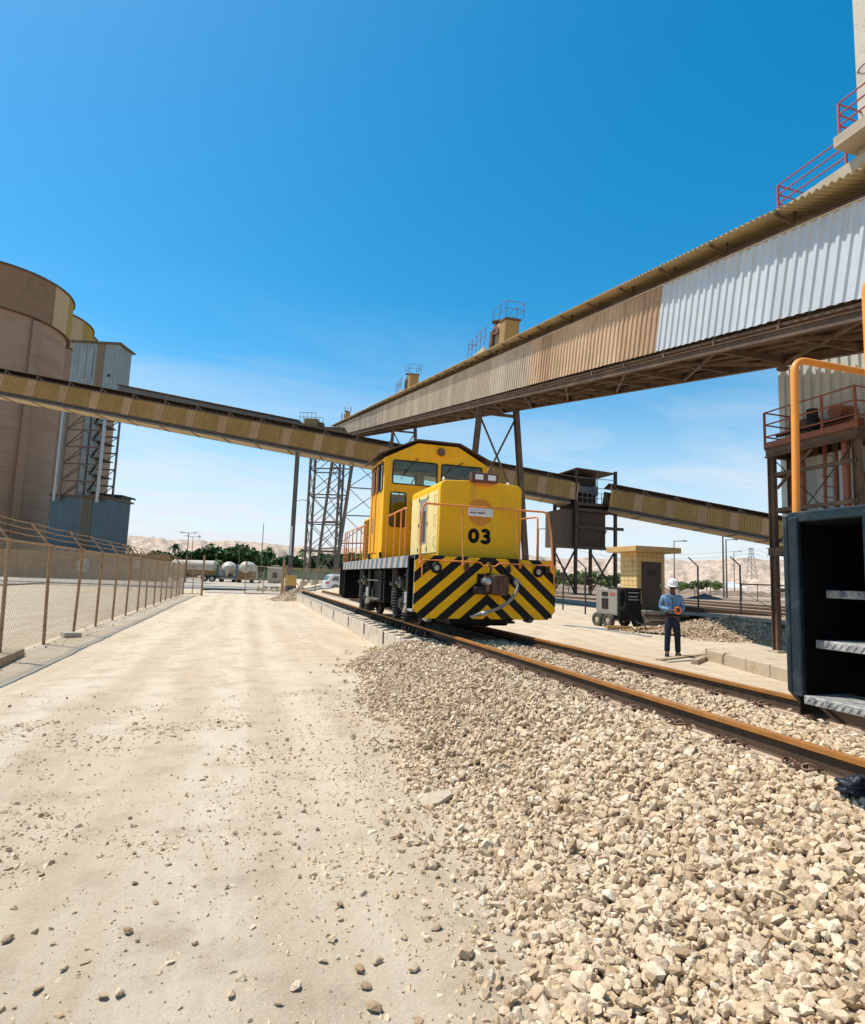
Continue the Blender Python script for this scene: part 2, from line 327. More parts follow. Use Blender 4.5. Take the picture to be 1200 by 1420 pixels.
def ground_mat(name, base, light, dark, pale, gravel=True):
    m = bpy.data.materials.new(name); m.use_nodes = True; t = m.node_tree; t.nodes.clear(); n = t.nodes.new; l = t.links.new
    out = n('ShaderNodeOutputMaterial'); b = n('ShaderNodeBsdfPrincipled'); l(b.outputs[0], out.inputs[0])
    b.inputs['Roughness'].default_value = 0.95; b.inputs['Specular IOR Level'].default_value = 0.15
    g = n('ShaderNodeNewGeometry'); pos = g.outputs['Position']
    def noise(sc, det=6, stretch=None, rough=0.62):
        x = n('ShaderNodeTexNoise'); x.inputs['Scale'].default_value = sc; x.inputs['Detail'].default_value = det; x.inputs['Roughness'].default_value = rough
        if stretch:
            mp_ = n('ShaderNodeMapping'); mp_.inputs['Scale'].default_value = stretch; l(pos, mp_.inputs[0]); l(mp_.outputs[0], x.inputs['Vector'])
        else: l(pos, x.inputs['Vector'])
        return x.outputs[0]
    def rng(v, a, c): r = n('ShaderNodeMapRange'); r.inputs[1].default_value = a; r.inputs[2].default_value = c; l(v, r.inputs[0]); return r.outputs[0]
    def mix(f, a, c):
        x = n('ShaderNodeMixRGB'); l(f, x.inputs[0])
        for k, v in ((1, a), (2, c)):
            if isinstance(v, tuple): x.inputs[k].default_value = (*v, 1)
            else: l(v, x.inputs[k])
        return x.outputs[0]
    def mul(a, k): x = n('ShaderNodeMath'); x.operation = 'MULTIPLY'; l(a, x.inputs[0]); x.inputs[1].default_value = k; return x.outputs[0]
    c = mix(rng(noise(0.28, 5), 0.36, 0.64), base, light)
    c = mix(mul(rng(noise(0.9, 6, (2.6, 0.22, 1)), 0.46, 0.70), 0.6), c, pale)      # dust dragged along the road by wheels
    sp_ = n('ShaderNodeSeparateXYZ'); l(pos, sp_.inputs[0])
    def band(x0, w):
        a = n('ShaderNodeMath'); a.operation = 'ADD'; l(sp_.outputs[0], a.inputs[0]); a.inputs[1].default_value = -x0
        wob = n('ShaderNodeMath'); wob.operation = 'MULTIPLY_ADD'; l(noise(0.35, 3), wob.inputs[0]); wob.inputs[1].default_value = 0.8; l(a.outputs[0], wob.inputs[2])
        q = n('ShaderNodeMath'); q.operation = 'ADD'; l(wob.outputs[0], q.inputs[0]); q.inputs[1].default_value = -0.4
        ab = n('ShaderNodeMath'); ab.operation = 'ABSOLUTE'; l(q.outputs[0], ab.inputs[0])
        r = n('ShaderNodeMapRange'); r.interpolation_type = 'SMOOTHSTEP'; r.inputs[1].default_value = w; r.inputs[2].default_value = w*.15; l(ab.outputs[0], r.inputs[0]); return r.outputs[0]
    brk = rng(noise(3.0, 6, (1.5, .5, 1)), 0.30, 0.62)
    for x0, w, k in ((-0.1, .42, .75), (-2.1, .5, .7), (-1.1, .25, .35), (.75, .3, .4)):     # pale dust worn fine by the wheels
        bb = n('ShaderNodeMath'); bb.operation = 'MULTIPLY'; l(band(x0, w), bb.inputs[0]); l(brk, bb.inputs[1]); c = mix(mul(bb.outputs[0], k), c, pale)
    c = mix(mul(rng(noise(2.2, 7), 0.50, 0.72), 0.55), c, dark)
    c = mix(mul(rng(noise(45, 6, None, 0.8), 0.53, 0.74), 0.50), c, dark)  # fine dark specks: dirt plus tiny grit shadows put into the colour
    c = mix(mul(rng(noise(70, 3), 0.55, 0.8), 0.55), c, pale)
    if gravel:
        vo = n('ShaderNodeTexVoronoi'); vo.inputs['Scale'].default_value = 55; l(pos, vo.inputs['Vector'])
        c = mix(mul(rng(vo.outputs['Distance'], 0.30, 0.12), 0.35), c, pale)
    l(c, b.inputs['Base Color'])
    bp = n('ShaderNodeBump'); bp.inputs['Strength'].default_value = 0.75; bp.inputs['Distance'].default_value = 0.013; l(noise(85, 9, None, 0.8), bp.inputs['Height'])
    bp2 = n('ShaderNodeBump'); bp2.inputs['Strength'].default_value = 0.45; bp2.inputs['Distance'].default_value = 0.04; l(noise(14, 8, None, 0.7), bp2.inputs['Height']); l(bp.outputs[0], bp2.inputs['Normal'])
    l(bp2.outputs[0], b.inputs['Normal'])
    return m
m_ground = ground_mat('desert_dirt', (0.50, 0.38, 0.252), (0.56, 0.445, 0.315), (0.31, 0.225, 0.14), (0.67, 0.56, 0.42))
xs = axis(-5.2, 8.0, 0.06, -2600, 2600); ys = axis(0.7, 16.0, 0.06, -60, 3200)
ground = struct(put('ground', grid_mesh('ground', xs, ys, gz, m_ground)))

m_asph = mat('worn_asphalt', (0.38, 0.33, 0.265), 0.95, var=0.12, scale=0.4, dirt=(0.48, 0.40, 0.29), damt=0.5, dscale=0.25)
struct(MB().quad((-2.9,50,0.03),(4.6,50,0.03),(4.6,60,0.03),(-2.9,60,0.03)).quad((-26,60,0.03),(4.6,60,0.03),(4.6,150,0.03),(-26,150,0.03)).build('asphalt_yard', m_asph))

# hills: an eroded escarpment closing the plain
def hill_z(A, Rr):
    top = 69+8*(fbm(A*4, A*0, 3, 21)-0.5)+2.5*(fbm(A*60, A*0, 3, 22)-0.5)-6*ss(-0.15, 0.6, A)
    gul = fbm(A*55, Rr*0.006, 5, 31); t = (Rr-(1000+260*(fbm(A*9, A*0+4, 3, 41)-0.5)+190*(gul-0.5)))/330
    z = top*np.clip(t, 0, 1)**0.8+(fbm(A*150, Rr*0.02, 5, 51)-0.5)*13*ss(-0.3, 0.15, t)*(1-0.85*ss(.75,1,t))
    rg = 13*ss(0.0, 0.6, (Rr-620)/300)*fbm(A*70, Rr*0.008, 5, 61)
    return np.maximum(z, rg)-1.5
m_hill = mat('eroded_limestone', (0.50, 0.385, 0.29), 0.95, var=0.30, scale=0.06, dirt=(0.34, 0.215, 0.14), damt=0.6, dscale=0.07, bump=1.0, bscale=0.12)
Aa = np.linspace(-0.75, 1.35, 620); Rl = np.concatenate([np.linspace(600, 950, 12), np.linspace(965, 1500, 60), np.linspace(1550, 2300, 8)])
AA, RR = np.meshgrid(Aa, Rl); ZZ = hill_z(AA, RR); V = np.stack([RR*np.sin(AA), RR*np.cos(AA), ZZ], -1).reshape(-1, 3)
ii = np.arange(AA.size).reshape(AA.shape); Q = np.stack([ii[:-1,:-1], ii[:-1,1:], ii[1:,1:], ii[1:,:-1]], -1).reshape(-1, 4)
struct(put('hills', raw_mesh('hills', V, Q, m_hill, True)))

# ================================================================== stones
def stone_kinds(n, pts, seed):
    rg = np.random.default_rng(seed); out = []
    for k in range(n):
        p = rg.normal(size=(pts, 3)); p /= np.linalg.norm(p, axis=1)[:, None]
        p *= rg.uniform(0.75, 1.12, (pts, 1)); p *= np.array([1.0, rg.uniform(0.62, 0.9), rg.uniform(0.38, 0.66)])
        bm = bmesh.new(); [bm.verts.new(q) for q in p]
        r = bmesh.ops.convex_hull(bm, input=bm.verts)
        bmesh.ops.delete(bm, geom=[g for g in r['geom_interior'] if isinstance(g, bmesh.types.BMVert)], context='VERTS')
        bmesh.ops.triangulate(bm, faces=bm.faces); bm.verts.index_update()
        out.append((np.array([v.co[:] for v in bm.verts]), np.array([[v.index for v in f.verts] for f in bm.faces]))); bm.free()
    return out
SK_HI = stone_kinds(26, 22, 1); SK_LO = stone_kinds(16, 11, 2)
def rots(n, rg):
    q = rg.normal(size=(n, 4)); q[:, 1:3] *= 0.8; q /= np.linalg.norm(q, axis=1)[:, None]   # lying mostly flat
    w, x, y, z = q.T
    return np.stack([1-2*(y*y+z*z), 2*(x*y-z*w), 2*(x*z+y*w), 2*(x*y+z*w), 1-2*(x*x+z*z), 2*(y*z-x*w), 2*(x*z-y*w), 2*(y*z+x*w), 1-2*(x*x+y*y)], -1).reshape(n, 3, 3)
def stone_soup(name, P, S, m, parent=None, kinds=None, seed=0):
    kinds = kinds or SK_LO; rg = np.random.default_rng(seed); Rm = rots(len(P), rg); kk = rg.integers(0, len(kinds), len(P)); Vs, Fs, o, cl = [], [], 0, []
    for k, (v, f) in enumerate(kinds):
        ix = np.where(kk == k)[0]
        if not len(ix): continue
        W = np.einsum('nij,vj->nvi', Rm[ix]*S[ix, None, None], v)+P[ix, None, :]
        Vs.append(W.reshape(-1, 3)); Fs.append((f[None]+(np.arange(len(ix))*len(v))[:, None, None]+o).reshape(-1, 3)); o += len(ix)*len(v)
        cl.append(np.repeat(rg.random(len(ix)), len(v)))
    me = raw_mesh(name, np.concatenate(Vs), np.concatenate(Fs), m)
    at_ = me.attributes.new('tone', 'FLOAT', 'POINT'); at_.data.foreach_set('value', np.concatenate(cl).astype(np.float32))
    return stuff(put(name, me, parent))
def stone_mat(name, ramp, soup=True):
    m = bpy.data.materials.new(name); m.use_nodes = True; t = m.node_tree; t.nodes.clear(); n = t.nodes.new; l = t.links.new
    out = n('ShaderNodeOutputMaterial'); b = n('ShaderNodeBsdfPrincipled'); l(b.outputs[0], out.inputs[0]); b.inputs['Roughness'].default_value = 0.9; b.inputs['Specular IOR Level'].default_value = 0.2
    if soup: a = n('ShaderNodeAttribute'); a.attribute_name = 'tone'; src = a.outputs['Fac']
    else: a = n('ShaderNodeObjectInfo'); src = a.outputs['Random']
    cr_ = n('ShaderNodeValToRGB'); e = cr_.color_ramp.elements
    for k, c in enumerate(ramp):
        x = e[k] if k < 2 else e.new(0.5)
        x.color = (*c, 1)
    for k, x in enumerate(list(e)): pass
    for k in range(len(ramp)): e[k].position = k/(len(ramp)-1)
    for k, c in enumerate(ramp): e[k].color = (*c, 1)
    l(src, cr_.inputs[0])
    g = n('ShaderNodeNewGeometry'); nz = n('ShaderNodeTexNoise'); nz.inputs['Scale'].default_value = 28; nz.inputs['Detail'].default_value = 7; nz.inputs['Roughness'].default_value = 0.7; l(g.outputs['Position'], nz.inputs['Vector'])
    mr = n('ShaderNodeMapRange'); mr.inputs[1].default_value = 0.3; mr.inputs[2].default_value = 0.7; mr.inputs[3].default_value = 0.80; mr.inputs[4].default_value = 1.15; l(nz.outputs[0], mr.inputs[0])
    sc = n('ShaderNodeVectorMath'); sc.operation = 'SCALE'; l(cr_.outputs[0], sc.inputs[0]); l(mr.outputs[0], sc.inputs['Scale']); l(sc.outputs[0], b.inputs['Base Color'])
    bn = n('ShaderNodeTexNoise'); bn.inputs['Scale'].default_value = 90; bn.inputs['Detail'].default_value = 5; l(g.outputs['Position'], bn.inputs['Vector'])
    bp = n('ShaderNodeBump'); bp.inputs['Strength'].default_value = 0.5; bp.inputs['Distance'].default_value = 0.012; l(bn.outputs[0], bp.inputs['Height']); l(bp.outputs[0], b.inputs['Normal'])
    return m
RAMP = [(0.34,0.225,0.13), (0.57,0.425,0.275), (0.62,0.47,0.30), (0.53,0.37,0.235), (0.72,0.60,0.44), (0.59,0.44,0.265), (0.45,0.31,0.18), (0.68,0.54,0.37), (0.60,0.43,0.295)]
m_stone = stone_mat('ballast_stone', RAMP); m_stone1 = stone_mat('ballast_stone_single', RAMP, False)
RAMPD = [(0.27,0.18,0.10), (0.40,0.28,0.17), (0.52,0.40,0.26), (0.34,0.23,0.13), (0.60,0.48,0.34)]
m_pebble = stone_mat('road_pebble', RAMPD); m_pebble1 = stone_mat('road_stone_single', RAMPD, False)

# ballast bed: an uneven sheet of packed stone dust, its colour darkened for the shade between stones
BXL = np.array([[2.1, 1.20], [2.6, 1.42], [3.0, 1.48], [3.65, 1.40], [4.4, 1.46], [6.5, 1.74], [7.8, 1.72], [10.5, 1.85], [12.5, 2.35], [14.3, 3.1]])
def bleft(y): return np.interp(y, BXL[:, 0], BXL[:, 1])+0.10*np.sin(y*2.1)+0.16*(fbm(y*1.7, y*0+3, 3, 71)-0.45)
m_bed = mat('stone_dust_gap_shade', (0.34, 0.245, 0.16), 0.95, var=0.25, scale=20, bump=1.0, bscale=50)
bed = struct(put('ballast_bed', grid_mesh('ballast_bed', np.arange(1.5, 6.3, 0.09), np.arange(1.0, 11.2, 0.09), lambda X, Y: gz(X, Y)-0.02+0.035*ss(0, 0.5, X-bleft(Y)), m_bed)))
def scatter(n, x0, x1, y0, y1, seed, keep):
    rg = np.random.default_rng(seed); X = rg.uniform(x0, x1, n); Y = rg.uniform(y0, y1, n); k = rg.random(n) < keep(X, Y); return X[k], Y[k]
def keep_left(X, Y):
    e = X-bleft(Y); p = np.maximum(ss(-0.16, 0.18, e), 0.22*ss(-0.75, 0.0, e)*ss(.40,.62,fbm(X*2.2, Y*2.0, 3, 95)))
    p = np.where((X > 3.50) & (X < 3.92), 0.03, p); p = np.where((X > 4.95) & (X < 5.37), 0.03, p)
    p = np.where((Y > 11.0) & (X > 3.15), 0, p); p = np.where(X > 5.35, p*(1-ss(5.4, 6.2, X))*0.55, p)
    return p*(1-ss(11.8, 14.5, Y)*0.6)
X, Y = scatter(47000, 1.0, 6.3, 1.15, 8.0, 11, keep_left); X2, Y2 = scatter(22000, 1.0, 6.3, 8.0, 14.4, 12, keep_left)
X3, Y3 = scatter(15000, 1.0, 4.6, 1.15, 4.6, 13, keep_left); Xb, Yb = np.concatenate([X, X2, X3]), np.concatenate([Y, Y2, Y3]); rg = np.random.default_rng(5)
Sb = np.clip(rg.lognormal(math.log(0.0240), 0.40, len(Xb)), 0.010, 0.050)
Zb = gz(Xb, Yb)+Sb*0.28+0.040*rg.random(len(Xb))**1.5*ss(0.0, 0.3, Xb-bleft(Yb))
Pb = np.stack([Xb, Yb, Zb], -1)
rel = Pb-np.array([0, 0, HC]); cpos = rel @ CAM_M      # camera coordinates (right, down, ahead)
infr = (cpos[:, 2] > 0.5) & (np.abs(cpos[:, 0]/cpos[:, 2]*F_PX) < 600) & (np.abs(cpos[:, 1]/cpos[:, 2]*F_PX) < 710)
size = np.where(infr, Sb/np.maximum(cpos[:, 2], .3), 0); big = np.argsort(-size)[:300]
SM = []
for k, (v, f) in enumerate(SK_HI): SM.append(raw_mesh('stone', v, f, m_stone1))
for j, i in enumerate(big):
    o = put('stone', SM[j % len(SM)], bed, Pb[i], (random.uniform(-.6,.6), random.uniform(-.6,.6), random.uniform(0,6.28))); o.scale = (Sb[i],)*3
rest = np.ones(len(Pb), bool); rest[big] = False
nearm = rest & (Yb < 5.5)
stone_soup('loose_stones', Pb[nearm], Sb[nearm], m_stone, bed, SK_HI, 21)
farm = rest & (Yb >= 5.5); stone_soup('loose_stones', Pb[farm], Sb[farm], m_stone, bed, SK_LO, 22)
# grit and pebbles strewn over the road and beside the track
def keep_road(X, Y):
    cl = ss(0.50, 0.66, fbm(X*1.1, Y*1.0, 4, 81)); e = np.exp(-np.clip(bleft(Y)-X, 0, 9)/0.45)
    return np.clip(0.05+0.45*cl+0.75*e, 0, 1)*(X < bleft(Y)+0.15)
X, Y = scatter(42000, -3.6, 2.2, 1.5, 9, 31, keep_road); Xc, Yc = scatter(2600, -3.9, 3.2, 9, 30, 32, keep_road)
Xr, Yr = scatter(2200, 5.4, 13, 3.5, 17, 33, lambda X, Y: 0.15+0.8*ss(0.5, 0.65, fbm(X*0.8, Y*0.8, 3, 88)))
Xf, Yf = scatter(2600, -4.05, -3.4, 9, 44, 34, lambda X, Y: np.exp(-np.abs(X+3.85)/0.12)*0.7)
X = np.concatenate([X, Xc, Xr, Xf]); Y = np.concatenate([Y, Yc, Yr, Yf]); rg = np.random.default_rng(6)
S = np.clip(rg.lognormal(math.log(0.0056), 0.62, len(X)), 0.0025, 0.028)*(0.72+0.28*ss(4, 9, Y)); S = np.where(np.arange(len(X)) > len(X)-len(Xf), S*2.2, S); Z = gz(X, Y)+S*0.25
stone_soup('loose_pebbles', np.stack([X, Y, Z], -1), S, m_pebble, ground, SK_LO, 35)
for px, py, s in [(462,1041,.03),(518,1063,.03),(414,1100,.025),(423,1115,.03),(180,1135,.035),(233,1203,.04),(186,1186,.03),(58,1211,.035),(186,1229,.035),(472,1255,.05),(472,1275,.035),(460,1303,.05),(410,1371,.05),(88,1350,.04),(52,1380,.045),
                  (165,1385,.05),(318,1385,.055),(520,1398,.07),(500,1343,.06),(508,1367,.05),(524,1332,.05),(448,1333,.04),(10,1305,.055),(215,1256,.035),(270,1315,.03),(385,1395,.035),(575,1345,.05),(560,1300,.045),(548,1243,.05),(605,1290,.05),(310,1123,.03),(72,1130,.03),(177,1300,.05),(140,1390,.05)]:
    p = at(px, py, z=0); o = put('stone', SM[random.randrange(len(SM))], ground, (p.x, p.y, gz1(p.x, p.y)+s*0.25), (random.uniform(-.3,.3), random.uniform(-.3,.3), random.uniform(0,6.28)))
    o.scale = (s*0.62, s*.5, s*.42)
    if True:
        o.material_slots[0].link = 'OBJECT'; o.material_slots[0].material = m_pebble1
# flakes of stone trodden into the dirt
X, Y = scatter(34000, -3.4, 2.0, 1.4, 7.5, 36, lambda X, Y: np.clip(ss(.52,.66,fbm(X*1.5, Y*1.7, 4, 91))*0.85+.03+1.0*np.exp(-np.clip(bleft(Y)-X,0,9)/.60), 0, 1)*(X < bleft(Y)+.1))
rg = np.random.default_rng(8); S = np.clip(rg.lognormal(math.log(0.0118), 0.62, len(X)), 0.004, 0.045)
stone_soup('trodden_flakes', np.stack([X, Y, gz(X, Y)-S*0.18], -1), S, m_stone, ground, SK_LO, 37)
# the flat slab of stone lying at the foot of the ballast
fs = MB(); pl = [(-.17,-.05),(-.02,-.10),(.17,-.06),(.20,.03),(.05,.10),(-.13,.07)]
fs.prism(pl, 0, 0.035, 'xy'); p = at(603, 1107, z=0.03)
o = fs.build('flat_stone', mat('pale_flat_stone', (0.47,0.37,0.26), 0.9, var=0.15, scale=14, bump=0.4), None, 0.008, loc=(p.x, p.y, gz1(p.x, p.y)+0.015)); o.rotation_euler = (R(6), R(-9), R(20)); o.scale = (.8,.8,.8)
tag(o, 'broad flat slab of pale stone at the foot of the ballast slope', 'stone')

# ================================================================== the railway track
track = thing('railway_track', 'rusty single railway track with loose stones between its two rails', 'railway track', (TX, 0, TZ))
prof = [(-.036,0),(.036,0),(.036,-.032),(.010,-.046),(.010,-.138),(.035,-.150),(.075,-.158),(.075,-.172),(-.075,-.172),(-.075,-.158),(-.035,-.150),(-.010,-.138),(-.010,-.046),(-.036,-.032)]
def rail_mesh(y0, y1):
    mb = MB(); n = len(prof); ysl = list(np.arange(y0, y1+0.01, 2.0)); vs = []
    for yy in ysl: vs += [(a, yy, b) for a, b in prof]
    for i in range(len(ysl)-1):
        for k in range(n):
            mi = 0 if k in (0, 1, 13) else 2 if k in (5, 6, 7, 8, 9) else 1
            mb.f.append((i*n+k, i*n+(k+1) % n, (i+1)*n+(k+1) % n, (i+1)*n+k)); mb.m.append(mi)
    mb.v = vs; mb.f += [tuple(range(n-1,-1,-1)), tuple((len(ysl)-1)*n+k for k in range(n))]; mb.m += [1, 1]
    return mb.mesh('rail', [m_rusthead, m_rustweb, m_railfoot])
rm_ = rail_mesh(-6, 42.5)
for sx in (-0.7525, 0.7525): put('rail', rm_, track, (sx, 0, 0))
slm = MB().prism([(-1.25,-.40),(1.25,-.40),(1.25,-.20),(1.1,-.178),(.55,-.178),(.3,-.205),(-.3,-.205),(-.55,-.178),(-1.1,-.178),(-1.25,-.20)], -0.13, 0.13).mesh('sleeper', m_conc)
cm_ = MB()
cp = [(-.02,-.05,.0),(-.02,-.02,.035),(.0,.015,.045),(.035,.035,.03),(.05,.01,.012),(.035,-.03,.02),(.0,-.05,.03),(-.055,-.045,.02),(-.06,-.01,.008)]
cm_.path(bend(cp, .03, 2), 0.0085, 5); cm_.path(bend([(a, -b+.15, c) for a, b, c in cp], .03, 2), 0.0085, 5)
cm_.box(-.035,.02,.045,.105,-.01,.022)
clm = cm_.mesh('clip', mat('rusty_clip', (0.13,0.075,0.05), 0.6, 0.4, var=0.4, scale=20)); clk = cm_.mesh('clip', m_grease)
k = 0
for j in range(70):
    yy = 0.75+j*0.6
    put('sleeper', slm, track, (0, yy, 0), (0, 0, random.uniform(-.01,.01)))
    if yy < 30:
        for sx in (-0.7525, 0.7525):
            for e in (-1, 1):
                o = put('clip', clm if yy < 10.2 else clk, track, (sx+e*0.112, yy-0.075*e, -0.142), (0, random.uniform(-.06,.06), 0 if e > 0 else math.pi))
# beneath the locomotive the rail stands on steel chairs, close together, on the concrete edge wall
chm = MB().box(-.12,-.04,-.05,.05,-.17,-.06).box(-.16,-.02,-.07,.07,-.185,-.165).mesh('rail_chair', m_grease)
for j in range(96):
    put('rail_chair', chm, track, (-0.7525, 11.75+j*0.31, 0))
m_edge = mat('pale_edge_concrete', (0.60,0.50,0.38), 0.9, var=0.12, scale=2.5, bump=0.2, bscale=40, dirt=(0.44,0.35,0.24), damt=0.35, dscale=1.5)
ew = struct(MB().box(3.30,3.345,11.9,42.6,-0.1,0.40).build('track_edge_wall', m_edge))
y = 11.9
wl = [1.9, 2.35, 2.6, 3.3, 3.6, 4.1, 4.4, 4.3, 4.15]
for L in wl:
    MB().box(3.18,3.30,y+.012,y+L-.012,-0.12,0.425+random.uniform(-.008,.008)).build('concrete_block', m_edge, ew, 0.012, seg=1)
    MB().box(3.165,3.18,y+L-.05,y+L+.05,0.12,0.40).build('steel_plate', m_rustbox, ew)
    y += L

# ================================================================== locomotives
def node_mat(name, rough=0.45, coat=0.0):
    m = bpy.data.materials.new(name); m.use_nodes = True; t = m.node_tree; t.nodes.clear()
    out = t.nodes.new('ShaderNodeOutputMaterial'); b = t.nodes.new('ShaderNodeBsdfPrincipled'); t.links.new(b.outputs[0], out.inputs[0])
    b.inputs['Roughness'].default_value = rough; b.inputs['Coat Weight'].default_value = coat; b.inputs['Specular IOR Level'].default_value = 0.18
    return m, t, b
def stripes(name, ca, cb, period, slope, phase, axis_abs=True, coords=(0, 2), soft=0.01, rough=0.45, grime=(0.30,0.24,0.13), gam=0.35):
    m, t, b = node_mat(name, rough); n = t.nodes.new; l = t.links.new
    tc_ = n('ShaderNodeTexCoord'); sp = n('ShaderNodeSeparateXYZ'); l(tc_.outputs['Object'], sp.inputs[0])
    def mth(op, a, c=None):
        x = n('ShaderNodeMath'); x.operation = op
        for i, v in enumerate((a, c)):
            if v is None: continue
            if isinstance(v, (int, float)): x.inputs[i].default_value = v
            else: l(v, x.inputs[i])
        return x.outputs[0]
    a = sp.outputs[coords[0]]
    if axis_abs: a = mth('ABSOLUTE', a)
    v = mth('ADD', mth('MULTIPLY', a, slope), sp.outputs[coords[1]])
    fr = mth('FRACT', mth('DIVIDE', mth('SUBTRACT', v, phase), period)); sel = mth('GREATER_THAN', fr, 0.5)
    mx_ = n('ShaderNodeMixRGB'); mx_.inputs[1].default_value = (*ca, 1); mx_.inputs[2].default_value = (*cb, 1); l(sel, mx_.inputs[0])
    nz = n('ShaderNodeTexNoise'); nz.inputs['Scale'].default_value = 3.5; nz.inputs['Detail'].default_value = 8; nz.inputs['Roughness'].default_value = .7; l(tc_.outputs['Object'], nz.inputs['Vector'])
    r = n('ShaderNodeMapRange'); r.inputs[1].default_value = 0.5; r.inputs[2].default_value = 0.8; r.inputs[4].default_value = gam; l(nz.outputs[0], r.inputs[0])
    m2 = n('ShaderNodeMixRGB'); m2.inputs[2].default_value = (*grime, 1); l(r.outputs[0], m2.inputs[0]); l(mx_.outputs[0], m2.inputs[1]); l(m2.outputs[0], b.inputs['Base Color'])
    return m
YEL, BLK = (0.86, 0.44, 0.004), (0.006, 0.006, 0.007)
m_chev = stripes('hazard_chevrons', YEL, BLK, 0.405, 0.86, 0.36, gam=0.05)
m_sillstripe = stripes('faded_sill_stripes', (0.42,0.37,0.31), (0.12,0.165,0.20), 0.52, 0.5, 0.0, axis_abs=False, coords=(2, 1), rough=0.6, grime=(0.35,0.27,0.18), gam=0.5)
def seethrough(name, tint, f):
    m = bpy.data.materials.new(name); m.use_nodes = True; t = m.node_tree; t.nodes.clear(); n = t.nodes.new; l = t.links.new
    out = n('ShaderNodeOutputMaterial'); mixs = n('ShaderNodeMixShader'); tr = n('ShaderNodeBsdfTransparent'); tr.inputs[0].default_value = (*tint, 1)
    gl = n('ShaderNodeBsdfGlossy'); gl.inputs['Roughness'].default_value = 0.03; fz = n('ShaderNodeFresnel'); fz.inputs['IOR'].default_value = 1.5
    ad = n('ShaderNodeMath'); ad.operation = 'ADD'; ad.inputs[1].default_value = f; l(fz.outputs[0], ad.inputs[0])
    l(ad.outputs[0], mixs.inputs[0]); l(tr.outputs[0], mixs.inputs[1]); l(gl.outputs[0], mixs.inputs[2]); l(mixs.outputs[0], out.inputs[0]); return m
m_cabglass = seethrough('cab_glass', (0.80, 0.90, 0.82), 0.03)
m_cabin = mat('green_cab_lining', (0.10, 0.17, 0.08), 0.8, var=0.2)
from mathutils.geometry import tessellate_polygon
def holed(outer, holes, plane='xz', d=0.0):
    """a flat plate with window openings"""
    polys = [[Vector((a, b, 0)) for a, b in outer]]+[[Vector((a, b, 0)) for a, b in h] for h in holes]
    flat = [p for q in polys for p in q]; tri = tessellate_polygon(polys)
    mb = MB(); mb.add([(p.x, d, p.y) if plane == 'xz' else (d, p.x, p.y) for p in flat], [tuple(t) for t in tri]); return mb
def rrect(x0, x1, z0, z1, r=0.05, n=4):
    out = []
    for cx_, cz_, a in ((x1-r, z1-r, 0), (x0+r, z1-r, 90), (x0+r, z0+r, 180), (x1-r, z0+r, 270)):
        for k in range(n+1): t = R(a+90*k/n); out.append((cx_+r*math.cos(t), cz_+r*math.sin(t)))
    return out
def window(parent, rect, plane, d, out, name='window', r=0.05):
    pts = rrect(*rect, r=r); P = lambda a, b, e: (a, d+e, b) if plane == 'xz' else (d+e, a, b)
    fr = MB().path([P(a, b, out*0.012) for a, b in pts], 0.017, 6, closed=True).build(name, m_rubber, parent, smooth=50)
    MB().add([P(a, b, 0.0) for a, b in pts], [tuple(range(len(pts)))]).build('pane', m_cabglass, fr)
    return fr
def solid(o, t, off=0): s = o.modifiers.new('thickness', 'SOLIDIFY'); s.thickness = t; s.offset = off; return o

def loco_end(root, m_face, m_side, m_rail, hw=1.45, gx=.40):
    # gx: how far in from the edge the rail guard hangs
    """buffer plate with the step wells at both corners and the handrail round the front"""
    c = 0.17
    MB().prism([(-hw,.45),(-hw+c,.29),(hw-c,.29),(hw,.45),(hw,1.44),(-hw,1.44)], 0.0, 0.03).build('buffer_plate', m_face, root, 0.004, seg=1)
    for s in (-1, 1):
        f = MB().box(min(s*hw, s*(hw-.035)), max(s*hw, s*(hw-.035)), .032, .095, .43, 1.43)
        f.box(min(s*hw, s*(hw-.05)), max(s*hw, s*(hw-.05)), .47, .53, .36, 1.43).box(min(s*(hw-.012), s*(hw-.62)), max(s*(hw-.012), s*(hw-.62)), .53, .55, .38, 1.42)
        f.build('step_well', m_side, root, 0.006, seg=1)
        MB().box(min(s*(hw-.62), s*(hw-.64)), max(s*(hw-.62), s*(hw-.64)), .034, .53, .30, 1.42).box(min(s*(hw-.055), s*(hw-.62)), max(s*(hw-.055), s*(hw-.62)), .031, .036, .32, 1.42).box(min(s*(hw-.055), s*(hw-.62)), max(s*(hw-.055), s*(hw-.62)), .525, .529, .38, 1.42).build('well_shade_lining', m_black, root)  # inner faces black: the shade inside the step well put into colour
        if m_side is m_black: MB().path([(s*(hw+.003), .034, .45), (s*(hw+.003), .034, 1.43)], .007, 5).build('edge_strip', m_silver, root)
        for i, (z, ins) in enumerate(((.44, 0.0), (.74, .10), (1.02, .19))):
            x0, x1 = sorted((s*(hw-ins-.004), s*(hw-.34-ins)))
            t = MB().box(x0, x1, .10, .465, z-.045, z); xo = s*(hw-ins-.002)
            for k in range(9): t.bar((xo, .115+k*.04, z-.035), (xo, .140+k*.04, z-.008), .006, .010)       # tread pattern on the nosing
            t.build('step', m_chequer, root, 0.004, seg=1)
        # rail guard under the corner
        g = MB(); g.prism([(.12,.40),(.62,.36),(.62,.22),(.40,.20),(.33,.22)] if gx > .3 else [(.05,.40),(.52,.40),(.52,.325),(.24,.315)], s*(hw-gx), s*(hw-gx+.04), 'yz')
        g.prism([(.10,.42),(.16,.42),(.37,.21),(.31,.21)] if gx > .3 else [(.045,.41),(.085,.41),(.25,.313),(.21,.313)], s*(hw-gx-.04), s*(hw-gx+.06), 'yz'); g.build('rail_guard', m_steelbr if m_side is m_dkgreen else m_silver, root, 0.004, seg=1)
